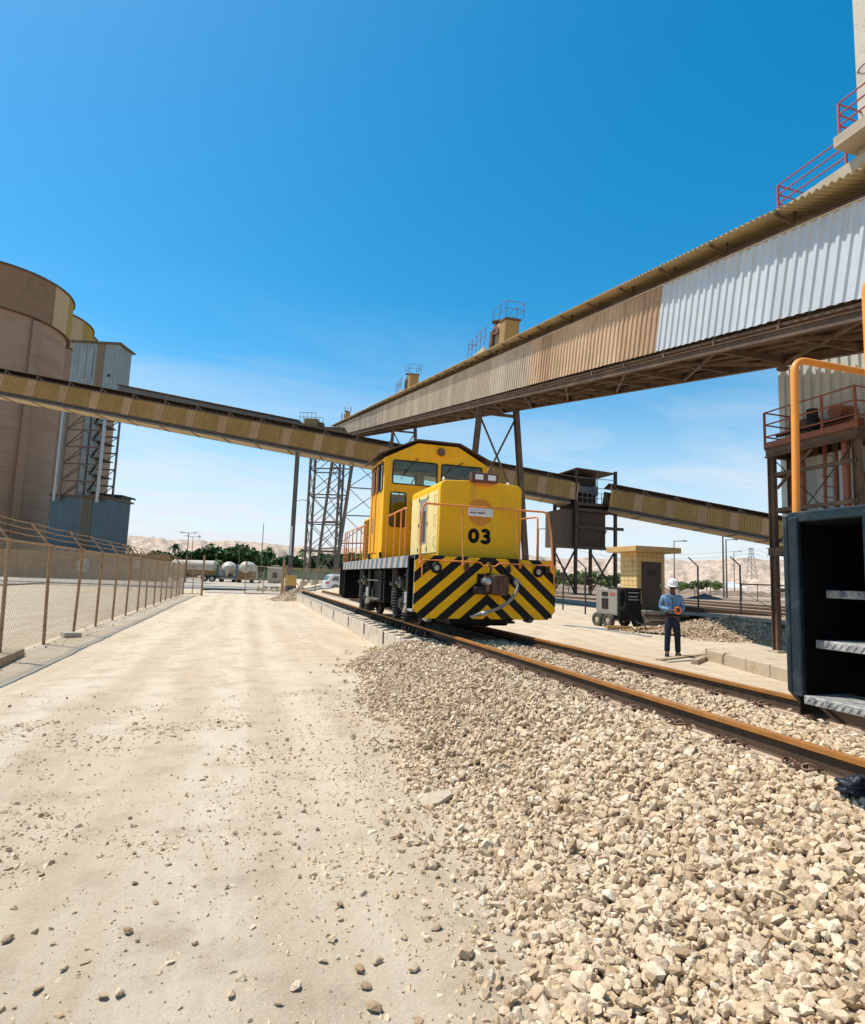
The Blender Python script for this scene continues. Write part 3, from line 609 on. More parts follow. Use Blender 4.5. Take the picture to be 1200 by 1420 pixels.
def front_rail(root, m, z1=2.43, hw=1.36):
    MB().path(bend([(-hw-.01,-.03,1.32),(-hw,.03,2.0),(-hw+.06,.10,z1),(hw-.06,.10,z1),(hw,.03,2.0),(hw+.01,-.03,1.32)], .09, 4), .021, 8).build('handrail', m, root, smooth=60)
    for x in (-.52, .66): MB().tube((x,-.02,1.32), (x,.10,z1), .017, 8).build('rail_post', m, root, smooth=60)
    for x in (-hw, -.52, .66, hw): MB().tube((x,-.035,1.28), (x,-.01,1.38), .035, 10).build('rail_socket', m, root, smooth=40)

LO = Vector((TX, 10.6, TZ))
loco = thing('locomotive', 'yellow shunting locomotive number 03 with black hazard chevrons on its front', 'locomotive', LO)
loco_end(loco, m_chev, m_black, m_orange); front_rail(loco, m_orange)
MB().box(-1.42,1.42,.03,9.05,1.40,1.455).build('deck', m_grease, loco, 0.006, seg=1)
for s in (-1, 1): MB().box(min(s*1.425,s*1.455), max(s*1.425,s*1.455), .56, 8.5, 1.215, 1.445).build('side_sill', m_sillstripe, loco, 0.006, seg=1)
MB().prism([(-1.45,.45),(-1.28,.29),(1.28,.29),(1.45,.45),(1.45,1.44),(-1.45,1.44)], 9.05, 9.09).build('rear_buffer_plate', m_black, loco)
for s in (-1, 1):
    MB().box(min(s*1.45,s*1.40), max(s*1.45,s*1.40), 8.98, 9.05, .40, 1.44).box(min(s*1.45,s*1.40), max(s*1.45,s*1.40), 8.5, 8.56, .35, 1.42).box(min(s*.85,s*.87), max(s*.85,s*.87), 8.5, 9.05, .38, 1.4).prism([(8.5,.55),(8.75,.33),(9.05,.33),(9.05,1.4),(8.5,1.4)], s*1.36, s*1.38, 'yz').build('rear_step_well', m_black, loco)
# engine hood: rounded long edges, front sheet, side doors
def hood(y0, y1, hw, z0, z1, name):
    r = .13; poly = [(-hw, z0)]+[(-hw+r-r*math.cos(R(a)), z1-r+r*math.sin(R(a))) for a in range(0, 91, 15)]+[(0, z1+.035)]+[(hw-r+r*math.sin(R(a)), z1-r+r*math.cos(R(a))) for a in range(0, 91, 15)]+[(hw, z0)]
    return MB().prism(poly, y0, y1).build(name, m_yellow, loco, 0.018, smooth=40)
hd = hood(.40, 2.50, .88, 1.462, 2.97, 'engine_hood'); hood(5.0, 8.35, .88, 1.462, 2.88, 'rear_hood')
MB().box(-.62,.62,2.50,3.395,1.462,2.75).build('hood_neck', m_yellow, loco, 0.02)
SEAM = mat('door_seam', (0.10,0.07,0.02), 0.8)
for y0, y1 in ((.50,1.16),(1.19,1.80),(1.83,2.44)):
    for s in (-1, 1):
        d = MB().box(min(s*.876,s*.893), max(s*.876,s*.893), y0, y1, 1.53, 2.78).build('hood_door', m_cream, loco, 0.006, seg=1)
        if y0 < 1:
            for z in (1.75, 2.17, 2.58):
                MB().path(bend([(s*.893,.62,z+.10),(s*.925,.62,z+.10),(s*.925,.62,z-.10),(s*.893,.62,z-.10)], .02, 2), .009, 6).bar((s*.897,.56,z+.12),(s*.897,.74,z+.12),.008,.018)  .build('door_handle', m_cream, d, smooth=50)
        for z in (1.62, 2.15, 2.7): MB().tube((s*.90,y1+.005,z-.04),(s*.90,y1+.005,z+.04),.012,6).build('hinge', m_grease, d)
        if y0 > 1:
            lv = MB()
            if y0 < 1.5:
                lv.box(min(s*.893,s*.897),max(s*.893,s*.897),y0+.06,y1-.06,1.74,2.70,1)
                for c_ in (0, 1):
                    for k in range(22): zz = 1.80+k*.030; lv.bar((s*.899,y0+.12+c_*.22,zz),(s*.899,y0+.29+c_*.22,zz),.010,.013,0)
                lv.build('louvre_panel', [m_black, m_silver], d)
# front face furniture
MB().box(-.29,.29,.25,.395,2.96,3.15).build('headlight_box', mat('maroon_lamp_box', (0.14,0.055,0.045), 0.5, var=0.2), loco, 0.012)
for x in (-.13,.14): MB().box(x-.085,x+.085,.238,.252,3.0,3.105).build('headlight', m_lens, loco, 0.006, seg=1)
MB().bar((-.16,.36,2.93),(.16,.36,2.93),.06,.05).bar((-.16,.36,2.93),(-.16,.38,2.99),.03,.03).bar((.16,.36,2.93),(.16,.38,2.99),.03,.03).build('lamp_bracket', m_orange, loco)
for x in (-.78, .62): MB().path(arc((x,.55,2.985),.05,0,180,6,(0,1,0),(0,0,1)), .012, 6).build('lifting_eye', m_white, loco)
MB().lathe([(0.0,0),(.27,0),(.27,.006)], 48, (-.03,.392,2.37), 'y').build('round_emblem', mat('orange_emblem', (0.62,0.23,0.012), 0.45, var=0.06), loco)
MB().box(-.295,.235,.380,.387,2.285,2.475).build('name_plate', m_white, loco)
def text(body, size, loc, m, parent, name, bold=0.0, rot=(R(90),0,0), align='LEFT'):
    cu = bpy.data.curves.new(name, 'FONT'); cu.body = body; cu.size = size; cu.offset = bold; cu.extrude = 0.001; cu.align_x = align
    tmp = bpy.data.objects.new(name, cu); COL.objects.link(tmp); bpy.context.view_layer.update()
    me = bpy.data.meshes.new_from_object(tmp.evaluated_get(bpy.context.evaluated_depsgraph_get())); bpy.data.objects.remove(tmp); bpy.data.curves.remove(cu)
    me.materials.clear(); me.materials.append(m); return put(name, me, parent, loc, rot)
m_ink = mat('dark_lettering', (0.008,0.008,0.009), 0.6, spec=.15); m_ink2 = mat('grey_lettering', (0.16,0.16,0.17), 0.6)
text('SAUDI CEMENT', .048, (-.262,.3785,2.335), m_ink, loco, 'lettering', .0016)
text('\uFE94\uFEF3\uFEA9\uFEEE\uFECC\uFEB4\uFEDF\uFE8D \uFE96\uFEE8\uFEE4\uFEB3\uFE8D', .048, (-.262,.3785,2.395), m_ink2, loco, 'lettering')
for k, (a, c_) in enumerate(((20,(0.35,0.62,0.70)),(100,(0.72,0.72,0.42)),(190,(0.80,0.50,0.36)),(280,(0.42,0.64,0.44)))):
    MB().path(arc((.14,.379,2.375),.055,a,a+70,6,(1,0,0),(0,0,1)), .009, 5).build('logo_arc', mat('logo_tint_%d' % k, c_, 0.6), loco)
def ribbon(pts, w, y, name, parent, m):
    pts = [Vector((a, 0, b)) for a, b in pts]; vs = []; n = len(pts)
    for i in range(n):
        d = (pts[min(i+1, n-1)]-pts[max(i-1, 0)]).normalized(); q = Vector((-d.z, 0, d.x))*(w/2); vs += [pts[i]+q, pts[i]-q]
    mb = MB(); mb.add([(p.x, y, p.z) for p in vs], [(2*i, 2*i+1, 2*i+3, 2*i+2) for i in range(n-1)]); o = mb.build(name, m, parent); return solid(o, .004)
def ell(cx_, cz_, a, b, t0, t1, n=18): return [(cx_+a*math.cos(R(t0+(t1-t0)*k/n)), cz_+b*math.sin(R(t0+(t1-t0)*k/n))) for k in range(n+1)]
W3 = .080
ribbon(ell(-.158,1.892,.079,.108,0,364,32), W3, .394, 'numeral_zero', loco, m_ink)
ribbon(ell(.088,1.952,.068,.056,158,-90,20)+ell(.090,1.831,.079,.060,86,-162,20), W3*.96, .394, 'numeral_three', loco, m_ink)
ribbon([(.045,1.893),(.095,1.893)], .05, .393, 'numeral_three', loco, m_ink)
# buffer beam furniture
for x in (-1.05, 1.05):
    b = MB().lathe([(.0,0),(.098,0),(.105,-.05),(.085,-.075),(.06,-.06)], 20, (x,-.002,1.22), 'y').build('marker_lamp', m_black, loco, smooth=40)
    MB().lathe([(0,-.065),(.052,-.062),(.058,-.05)], 16, (x,-.002,1.22), 'y').build('lamp_glass', mat('dusty_lens', (0.40,0.34,0.29), 0.3), b, smooth=40)
for x in (-1.23,-.44,.42,1.25): MB().box(x-.045,x+.045,-.045,-.002,1.19,1.30).tube((x,-.07,1.30),(x,-.07,1.37),.018,8).bar((x,-.03,1.3),(x,-.07,1.36),.03,.02).build('lever_bracket', m_grease, loco, 0.004, seg=1)
MB().path(bend([(-1.34,-.09,1.02),(-1.34,-.09,1.36),(-.20,-.09,1.355),(-.13,-.10,1.29),(.12,-.10,1.29),(.18,-.09,1.35),(1.37,-.09,1.355),(1.37,-.09,.92)], .04, 3), .014, 7).build('coupler_lever', m_orange, loco, smooth=60)
MB().box(-.22,.12,-.02,-.002,.78,1.14).build('coupler_pocket', m_black, loco)
cpb = MB(); cpb.prism([(-.02,.76),(.24,.74),(.32,.80),(.32,1.08),(.24,1.14),(-.02,1.12)], -.30, -.02).box(-.12,-.02,-.26,-.04,.80,1.11)
cp_o = cpb.build('coupler', m_rustbox, loco, 0.03, seg=3)
MB().lathe([(.03,.0),(.06,.01),(.075,.10),(.075,.28),(.05,.33)], 16, (-.09,-.28,1.0), 'y').build('coupler_knuckle', m_silver, loco, smooth=40)
MB().tube((-.34,-.13,.84),(-.06,-.13,.82),.075,14).build('coupler_drum', m_grease, loco, 0.012)
MB().path([(0,-.12,1.30),(.01,-.13,1.24),(-.005,-.13,1.18),(.0,-.13,1.12)], .018, 6).path(arc((.0,-.12,1.32),.035,0,300,8,(1,0,0),(0,0,1)), .012, 5).build('lift_chain', m_grease, loco)
hose = [(.55,-.05,1.03),(.55,-.16,1.0),(.52,-.22,.88),(.42,-.26,.72),(.22,-.28,.56),(-.02,-.28,.46),(-.22,-.26,.41),(-.34,-.24,.37)]
MB().path(bend(hose, .12, 3), .032, 10).build('brake_hose', mat('dusty_hose', (0.26,0.22,0.165), 0.8, var=.3, scale=14), loco, smooth=60)
MB().tube((.55,-.10,.99),(.57,.0,1.05),.05,10).tube((-.30,-.25,.39),(-.42,-.23,.34),.022,8).tube((-.12,-.28,.435),(-.22,-.265,.40),.042,10).bar((.60,-.04,1.06),(.70,-.05,.95),.03,.012).build('hose_fitting', m_silver, loco)
# cab: plates with real openings
cw = 1.35; CO = [(-cw,1.46),(cw,1.46),(cw,3.86),(cw-.07,3.97),(.53,4.36),(-.53,4.36),(-cw+.07,3.97),(-cw,3.86)]
WF = [(-1.15,-.02,3.30,3.88),(.10,1.18,3.30,3.88),(-1.18,-.80,2.25,3.08)]
WR = [(-1.15,-.10,3.25,3.88),(.10,1.15,3.25,3.88),(.75,1.15,2.2,3.08)]
solid(holed(CO, [rrect(*w) for w in WF], 'xz', 3.42).build('cab_front', m_yellow, loco), .03)
solid(holed(CO, [rrect(*w) for w in WR], 'xz', 4.98).build('cab_rear', m_yellow, loco), .03)
for w in WF: window(loco, w, 'xz', 3.405, -1)
for w in WR: window(loco, w, 'xz', 4.995, 1)
WS = [(3.58,3.92,3.15,3.86),(4.02,4.38,3.15,3.86),(4.48,4.84,3.15,3.86)]
for s in (-1, 1):
    o = solid(holed([(3.44,1.46),(4.96,1.46),(4.96,3.86),(3.44,3.86)], [rrect(*w, r=.04) for w in WS], 'yz', s*(cw-.012)).build('cab_side', m_yellow, loco), .024)
    for w in WS: window(loco, w, 'yz', s*cw, s, r=.04)
    if s < 0:
        dr = MB().box(-cw-.022,-cw-.002,4.30,4.92,1.62,3.08).build('cab_door', m_yellow, loco, 0.008, seg=1)
        MB().tube((-cw-.05,4.36,2.1),(-cw-.05,4.36,2.5),.012,6).build('handle', m_silver, dr)
        for y in (3.98, 4.44): MB().path(bend([(-cw,y,3.75),(-cw-.07,y,3.75),(-cw-.07,y,1.60),(-cw,y,1.60)], .05, 3), .017, 7).build('grab_rail', m_orange, loco, smooth=60)
# lining seen through the windows
MB().box(-cw+.03,cw-.03,3.45,4.95,3.92,3.94).box(-.5,.55,3.5,3.85,1.47,2.9).box(-cw+.03,-cw+.032,3.45,4.95,1.5,3.13).box(cw-.032,cw-.03,3.45,4.95,1.5,3.13).box(-.9,-.35,4.3,4.8,1.47,2.55).build('cab_lining', m_cabin, loco)
RO = [(-1.55,3.96),(-.56,4.42),(.56,4.42),(1.50,4.00)]
ro = MB(); ro.prism(RO+[(a, b+.035) for a, b in RO[::-1]], 3.33, 5.2); ro.build('cab_roof', mat('dark_brown_roof_sheet', (0.07,0.042,0.026), 0.7, var=.3, scale=2), loco, 0.006, seg=1)
for s in (-1, 1): MB().path([(s*(cw-.03),3.40,3.89),(s*(cw-.03),5.05,3.89)], .06, 10).build('roof_gutter', m_yellow, loco, smooth=60)
b = MB().lathe([(0,.02),(.085,.02),(.105,-.06),(.09,-.10),(.075,-.085)], 20, (0.06,3.40,4.18), 'y').build('cab_headlamp', mat('bronze_lamp', (0.16,0.09,0.07), 0.45, .3), loco, smooth=40)
MB().lathe([(0,-.075),(.05,-.085),(.075,-.07)], 16, (.06,3.40,4.18), 'y').build('lamp_glass', m_lens, b, smooth=40)
for p, q, e in (((-.52,3.385,3.98),(-.72,3.37,3.76),(-.88,3.375,3.52)),((.66,3.385,3.97),(.50,3.37,3.86),(.30,3.375,3.74))):
    MB().tube(p, q, .010, 5).tube(q, e, .007, 5).bar((e[0]-.07,e[1],e[2]-.10),(e[0]+.07,e[1],e[2]+.16),.012,.012).build('wiper', m_black, loco)
# rear hood grille and side walkway rails
for s in (-1, 1):
    g = MB().box(min(s*.878,s*.884),max(s*.878,s*.884),6.55,8.25,1.60,2.78).build('grille', m_black, loco)
    for k in range(19): MB().bar((s*.893,6.55,1.63+k*.062),(s*.893,8.25,1.63+k*.062),.03,.010).build('slat', m_yellow, g)
    MB().path(bend([(s*1.36,5.45,1.40),(s*1.36,5.45,2.42),(s*1.36,8.95,2.42),(s*1.36,8.98,1.40)], .06, 3), .019, 7).build('handrail', m_orange, loco, smooth=60)
    for y in (6.1,6.8,7.5,8.2,8.6): MB().tube((s*1.36,y,1.40),(s*1.36,y,2.42),.016,6).build('rail_post', m_orange, loco, smooth=60)
    MB().path(bend([(s*1.36,.62,1.40),(s*1.36,.62,2.38),(s*1.36,1.05,2.40),(s*1.36,2.75,2.42),(s*1.36,2.78,1.40)] if s > 0 else [(s*1.36,1.15,1.40),(s*1.36,1.15,2.45),(s*1.36,2.80,2.42),(s*1.36,2.84,1.40)], .06, 3), .019, 7).build('handrail', m_orange, loco, smooth=60)
    for y in (1.55, 2.1): MB().tube((s*1.36,y,1.40),(s*1.36,y,2.43),.016,6).build('rail_post', m_orange, loco, smooth=60)
MB().tube((.2,7.0,2.9),(.2,7.0,3.05),.07,12).build('exhaust_pipe', m_grease, loco)
# running gear
m_dullst = mat('oily_steel', (.13,.12,.105), .5, .3, var=.4, scale=9, dirt=(.32,.28,.22), damt=.3, dscale=8)
for ax_ in (1.95, 5.95):
    MB().tube((-.75,ax_,.45),(.75,ax_,.45),.07,10).build('axle', m_grease, loco)
    for s in (-1, 1):
        w = MB().lathe([(.10,s*.68),(.40,s*.68),(.46,s*.70),(.45,s*.81),(.38,s*.82),(.34,s*.78),(.12,s*.78),(.10,s*.86)], 28, (0,ax_,.45), 'x').build('wheel', m_grease, loco, smooth=40)
        MB().box(min(s*.90,s*1.16),max(s*.90,s*1.16),ax_-.17,ax_+.17,.32,.62).lathe([(.0,s*1.24),(.11,s*1.23),(.12,s*1.16)], 14, (0,ax_,.47), 'x').build('axle_box', m_grease, loco, 0.012)
        for dy in (-.42, .42):
            sp_ = MB()
            for k in range(9): sp_.lathe([(.125,.17+k*.062),(.165,.198+k*.062),(.125,.226+k*.062)], 16, (s*1.12,ax_+dy,0))
            sp_.build('spring', m_rubber, loco, smooth=40)
            for z_ in (.74,.11): MB().box(min(s*1.0,s*1.24),max(s*1.0,s*1.24),ax_+dy-.15,ax_+dy+.15,z_,z_+.05).build('spring_seat', m_grease, loco)
        MB().lathe([(.0,s*1.33),(.05,s*1.33),(.07,s*1.27),(.13,s*1.26),(.13,s*1.12)], 16, (0,ax_-.05,.92), 'x').tube((s*1.02,ax_-.05,.92),(s*1.2,ax_-.05,.92),.13,16).build('brake_cylinder', m_dullst, loco, smooth=40)
        MB().lathe([(.0,s*1.27),(.04,s*1.27),(.055,s*1.2),(.10,s*1.19),(.10,s*1.08)], 14, (0,ax_+.75,.88), 'x').build('damper', m_dullst, loco, smooth=40)
        MB().box(min(s*.88,s*.98),max(s*.88,s*.98),ax_-.95,ax_+.95,.28,.70).lathe([(.10,s*1.1),(.19,s*1.1),(.19,s*1.02)], 18, (0,ax_+.1,.93), 'x').box(min(s*.9,s*1.2),max(s*.9,s*1.2),ax_-.55,ax_-.38,.2,1.2).box(min(s*.9,s*1.15),max(s*.9,s*1.15),ax_+.5,ax_+.85,.5,1.2).build('pedestal_frame', m_black, loco, .01)
        MB().bar((s*1.1,ax_-.75,.40),(s*1.1,ax_+.75,.40),.05,.10).bar((s*1.22,ax_-.62,1.2),(s*1.22,ax_-.62,.42),.05,.04).bar((s*1.22,ax_+.62,1.2),(s*1.22,ax_+.62,.42),.05,.04).build('brake_rigging', m_dullst, loco)
        MB().box(min(s*1.18,s*1.34),max(s*1.18,s*1.34),ax_-1.05,ax_-.80,.50,.74).prism([(ax_-1.05,.5),(ax_-.8,.5),(ax_-.62,.32),(ax_-.66,.30)], s*1.20, s*1.32, 'yz').build('sand_box', m_silver, loco, 0.02)
for s in (-1, 1): MB().box(min(s*.84,s*.94),max(s*.84,s*.94),.6,8.5,.62,1.05).box(min(s*.5,s*1.25),max(s*.5,s*1.25),3.35,4.6,.42,1.2).build('main_frame', m_black, loco, 0.02)
for y in (3.3, 4.62):
    for s in (-1, 1): MB().bar((s*1.33,y,1.24),(s*1.33,y,.45),.05,.12).bar((s*1.40,y+.02,1.60),(s*1.36,y,1.15),.04,.10).build('ladder_stile', m_black, loco)
for s in (-1, 1):
    for z in (.50,.95): MB().box(min(s*1.22,s*1.42),max(s*1.22,s*1.42),3.33,4.6,z-.03,z).build('cab_step', m_dullst, loco)
MB().box(-.7,.7,.62,8.4,.95,1.39).build('underframe', m_black, loco)
for y0, y1 in ((.35,1.40),(2.5,5.4),(6.5,8.5)): MB().box(-.62,.62,y0,y1,.14,.95).build('under_light_block', m_black, loco, .05)  # filler boxes added to keep the underside dark and stop light leaking

# second locomotive: only its near end reaches into the picture
lo2 = thing('locomotive', 'dark green locomotive end with steel steps and amber handrail beside the near rails', 'locomotive', (TX, 2.70, TZ), math.pi)
loco_end(lo2, m_dkgreen, m_dkgreen, m_amber, gx=.16)
MB().box(-1.44,1.44,.03,3.2,1.40,1.46).build('deck', m_dkgreen, lo2, 0.006, seg=1)
for s in (-1, 1):
    MB().box(min(s*1.37,s*1.43),max(s*1.37,s*1.43),.56,3.2,1.22,1.40).build('side_sill', m_dkgreen, lo2)
    MB().box(min(s*.84,s*.94),max(s*.84,s*.94),.6,3.2,.62,1.05).build('main_frame', m_black, lo2)
    MB().path(bend([(s*1.43,.53,1.0),(s*1.42,.53,2.65),(s*1.42,2.8,2.65),(s*1.42,2.84,1.4)], .08, 4), .021, 10).build("handrail", m_amber, lo2, smooth=60)
    MB().prism([(.50,1.44),(.53,1.72),(.57,1.72),(.60,1.44)], s*1.405, s*1.39, 'yz').build('gusset', m_silver, lo2)
MB().path(bend([(-1.41,.06,1.44),(-1.425,.06,1.78),(-1.40,.065,2.0),(-1.40,.07,2.38),(1.40,.07,2.38),(1.40,.065,2.0),(1.41,.06,1.44)], .09, 5), .021, 10).build("handrail", m_amber, lo2, smooth=60)
MB().box(-.88,.88,.9,3.2,1.462,2.95).build('engine_hood', m_yellow, lo2, 0.03)
MB().box(-.7,.7,.6,3.1,.9,1.39).build('underframe', m_black, lo2)
MB().lathe([(.13,0),(.13,.012),(.118,.02),(.105,.012)], 24, (-.84+.005,.33,1.05), 'x').lathe([(.13,0),(.13,.012),(.118,.02),(.105,.012)], 24, (.80,.33,1.12), 'x').build('pipe_flange', m_chequer, lo2, smooth=40)

# ================================================================== conveyor galleries
def frame_empty(o, P, ex, up=None):
    ex = Vector(ex).normalized(); ey = Vector((-ex.y, ex.x, 0)).normalized(); ez = ex.cross(ey)
    m = Matrix((ex, ey, ez)).transposed().to_4x4(); m.translation = P; o.matrix_world = m; return m
def corr_sheet(w, z0, z1, ribs, dep, y=0.0, flip=1, mi=0):
    """trapezoidal steel sheet in the xz plane, ribs upright"""
    mb = MB(); p = w/ribs; pts = []
    for k in range(ribs):
        a = k*p; pts += [(a, 0), (a+p*.42, 0), (a+p*.55, dep), (a+p*.87, dep)]
    pts.append((w, 0)); vs = []
    for a, d in pts: vs += [(a, y-flip*d, z0), (a, y-flip*d, z1)]
    mb.add(vs, [(2*i, 2*i+2, 2*i+3, 2*i+1) for i in range(len(pts)-1)], mi); return mb
def roof_sheet(w, waves, prof, amp):
    """sinus-corrugated sheet: waves along x, prof = (y, z) across"""
    mb = MB(); n = waves*6; vs = []
    for k in range(n+1):
        dz = amp*math.cos(2*math.pi*waves*k/n)
        vs += [(w*k/n, y, z+dz) for y, z in prof]
    q = len(prof); mb.add(vs, [(k*q+j, (k+1)*q+j, (k+1)*q+j+1, k*q+j+1) for k in range(n) for j in range(q-1)]); return mb
m_shw = mat('pale_grey_cladding', (0.54,0.565,0.57), 0.5, 0.1, var=0.07, scale=1.5, dirt=(0.50,0.46,0.40), damt=0.25, streak=True, rnd=0.05)
m_sho = mat('rusted_tan_cladding', (0.44,0.27,0.15), 0.65, 0.0, var=0.14, scale=1.5, dirt=(0.26,0.14,0.07), damt=0.35, streak=True, rnd=0.12, col2=(0.50,0.34,0.20))
m_sht = mat('dusty_tan_cladding', (0.47,0.37,0.26), 0.7, 0.0, var=0.10, scale=1.5, dirt=(0.33,0.23,0.14), damt=0.3, streak=True, rnd=0.08, col2=(0.52,0.43,0.31))
m_shy = mat('olive_yellow_cladding', (0.34,0.20,0.058), 0.6, 0.0, var=0.12, scale=1.5, dirt=(0.24,0.14,0.05), damt=0.25, streak=True, rnd=0.10)
m_shp = mat('pale_translucent_cladding', (0.43,0.265,0.135), 0.6, 0.0, var=0.12, scale=1.5, dirt=(0.36,0.22,0.12), damt=0.3, streak=True, rnd=0.12)
m_roofs = mat('sandy_roof_sheet', (0.52,0.40,0.22), 0.6, 0.1, var=0.15, scale=2, dirt=(0.30,0.18,0.09), damt=0.3, rnd=0.06)
m_roofd = mat('dark_roof_sheet', (0.13,0.085,0.055), 0.7, 0.1, var=0.25, scale=2)

gb = thing('conveyor_gallery', 'high rising conveyor gallery with pale grey sheets near and tan sheets beyond, overhead', 'conveyor')
BV = ray(385, 626); BP = at(1200, 412, d=11.0); BM = frame_empty(gb, BP, BV); BW = 2.4
def bpt(t, y, z): return BM @ Vector((t, y, z))
pw = [corr_sheet(1.0, 0, 1.86, 4, .038, 0.0, -1).mesh('panel', m) for m in (m_shw, m_sho, m_sht)]
rsm = roof_sheet(1.0, 6, [(.46,2.22),(-.3,2.34),(-1.2,2.46),(-2.1,2.34),(-2.86,2.22)], .036).mesh('roof_sheet', m_roofs)
for t in range(-6, 114):
    k = 0 if t < 6 else 1 if t < 15 else 2
    o = put('panel', pw[k], gb, (t+.3, 0, random.uniform(-.008,.008)))
    if t < 9: pass
    put('roof_sheet', rsm, gb, (t+.3, 0, random.uniform(-.006,.006)))
g = corr_sheet(120, 0, 1.86, 240, .04, -BW, 1); g.build('rear_cladding', m_sht, gb, loc=(-6,0,0))
MB().box(-6,114,-BW+.05,-.05,-.12,-.06).build('floor_boarding', m_floorbr, gb)
for y in (-.07, -BW+.07): MB().ibeam((-6,y,-.30),(114,y,-.30), .20, .12, .018).build('bottom_chord', m_steelbr, gb)
MB().box(-6,114,-BW-.01,-BW+.012,-.40,0.0).build('edge_plate', m_steelbr, gb)
for y in (-.07, -BW+.07): MB().ibeam((-6,y,1.97),(114,y,1.97), .14, .10, .015).build('top_chord', m_steelbr, gb)
tr = MB().box(-6,114,-.02,.055,1.862,1.895).build('sheet_trim', m_sht, gb)
for t in range(-5, 114):
    if t > 40 and t % 3: continue
    if t % 2 == 0:
        MB().bar((t,-.07,-.2),(t,-.07,0.02),.07,.07).build('hanger', m_steelbr, gb)
        MB().bar((t,-.10,-.28),(t,-BW+.10,-.28),.10,.16).build('cross_beam', m_steelbr, gb)
        MB().bar((t,-.10,2.03),(t,.40,2.16),.05,.06).bar((t,-.07,2.0),(t,-.07,2.3),.06,.06).build('eaves_bracket', m_steelbr, gb)
    if t % 4 == 0 and t < 60:
        MB().bar((t,-.12,-.35),(t+4,-BW+.12,-.35),.07,.07).bar((t+2,-.12,-.38),(t,-BW+.12,-.38),.08,.08).build('wind_brace', m_steelbr, gb)
for y in (-.75,-1.2,-1.65): MB().bar((-6,y,-.165),(114,y,-.165),.08,.08).build('floor_joist', m_steelbr, gb)

def trestle(t, spread, name_label, lvl, zb):
    """A-frame under the gallery"""
    tr_ = thing('trestle', name_label, 'trestle', (0,0,0), 0, 'trestles under the rising gallery')
    a, b = bpt(t, -.15, -.42), bpt(t, -BW+.15, -.42); out = (b-a).normalized(); out.z = 0
    a2 = Vector((a.x, a.y, zb))-out*spread; b2 = Vector((b.x, b.y, zb))+out*spread
    tr_.location = ((a2+b2)/2); o0 = tr_.location.copy()
    for p, q in ((a2, a), (b2, b)): MB().ibeam(p-o0, q-o0, .30, .26, .03, up=(0,1,0)).build('leg', m_steelbr, tr_)
    L = lambda k, s: (a2.lerp(a, k) if s == 0 else b2.lerp(b, k))-o0
    for i in range(len(lvl)-1):
        k0, k1 = lvl[i], lvl[i+1]
        MB().tube(L(k0,0), L(k1,1), .055, 6).build('brace', m_steelbr, tr_); MB().tube(L(k0,1)+Vector((0,.1,0)), L(k1,0)+Vector((0,.1,0)), .055, 6).build('brace', m_steelbr, tr_)
        MB().bar(L(k1,0), L(k1,1), .10, .16).build('cross_beam', m_steelbr, tr_)
    MB().box(-1.9-spread*0+0,-1.1,-.3,.3,-.3,.12).build('footing', m_conc, tr_)
    return tr_
trestle(22, 0.95, 'brown steel trestle with crossed braces standing behind the yellow locomotive', (.04,.46,.97), 0.3)
trestle(47, 1.0, 'farther brown steel trestle whose top shows just above the cab roof', (.04,.38,.70,.97), 0.6)

def roof_unit(t, label):
    u = thing('filter_unit', label, 'filter unit', bpt(t, 0, 2.42), 0, 'filter units standing along the gallery roof'); u.matrix_world = BM @ Matrix.Translation((t, 0, 2.42))
    MB().box(-.35,.45,-1.12,-.36,-.25,1.42).build('casing', m_shy, u, 0.015, seg=1)
    MB().box(-.40,.50,-1.17,-.31,1.42,1.52).build('lid', m_steelbr, u)
    MB().box(.6,2.1,-1.3,-.3,-.1,.18).box(.75,1.25,-1.1,-.45,.18,1.25).box(1.5,1.9,-.9,-.35,.18,1.2).build('plinth', m_steelbr, u)
    MB().tube((.9,-.7,1.35),(1.75,-.7,1.35),.26,16).tube((1.75,-.7,1.35),(2.0,-.7,1.35),.12,10).box(.8,2.0,-1.0,-.4,.98,1.10).build('motor', m_rustrail, u)
    MB().lathe([(.10,0),(.36,.02),(.40,.10),(.30,.16)], 16, (1.6,-.7,1.62), 'z').build('fan_cowl', m_steelbr, u, smooth=40)
    MB().tube((.4,-.55,1.2),(.95,-.55,1.3),.16,12).build('duct', m_shy, u)
    def rail(pts, name, h=.78, mm=m_rustrail):
        r = MB()
        for p in pts: r.tube(p, (p[0],p[1],p[2]+h), .018, 5)
        for f in (1.0, .55):
            for p, q in zip(pts, pts[1:]): r.tube((p[0],p[1],p[2]+h*f),(q[0],q[1],q[2]+h*f),.016,5)
        r.build(name, mm, u)
    m_gr = m_steelgr
    rail([(1.6,-.34,1.52),(.55,-.34,1.52),(-.36,-.34,1.52),(-.36,-1.28,1.52),(.55,-1.28,1.52),(1.6,-1.28,1.52)], 'guard_rail', .8, m_gr)
    rail([(2.0,-.12,.45),(2.7,-.12,.36),(3.4,-.12,.26),(4.1,-.12,.16),(4.8,-.12,.08)], 'stair_rail', 1.0)
    MB().box(1.9,4.9,-.55,-.10,-.02,.08).prism([(1.9,.0),(4.9,.0),(1.9,.42)], -.14, -.10).build('stair_deck', m_roofs, u)
    MB().bar((4.8,-.12,.08),(4.8,-.62,.08),.05,.05).bar((4.8,-.12,1.0),(4.8,-.62,1.0),.03,.03).build('ladder_bar', m_rustrail, u)
roof_unit(20.2, 'nearest olive filter casing with motor and railing on the gallery roof')
roof_unit(42.5, 'middle olive filter casing with railing farther along the gallery roof')
roof_unit(93, 'small far olive filter casing near the end of the gallery roof')

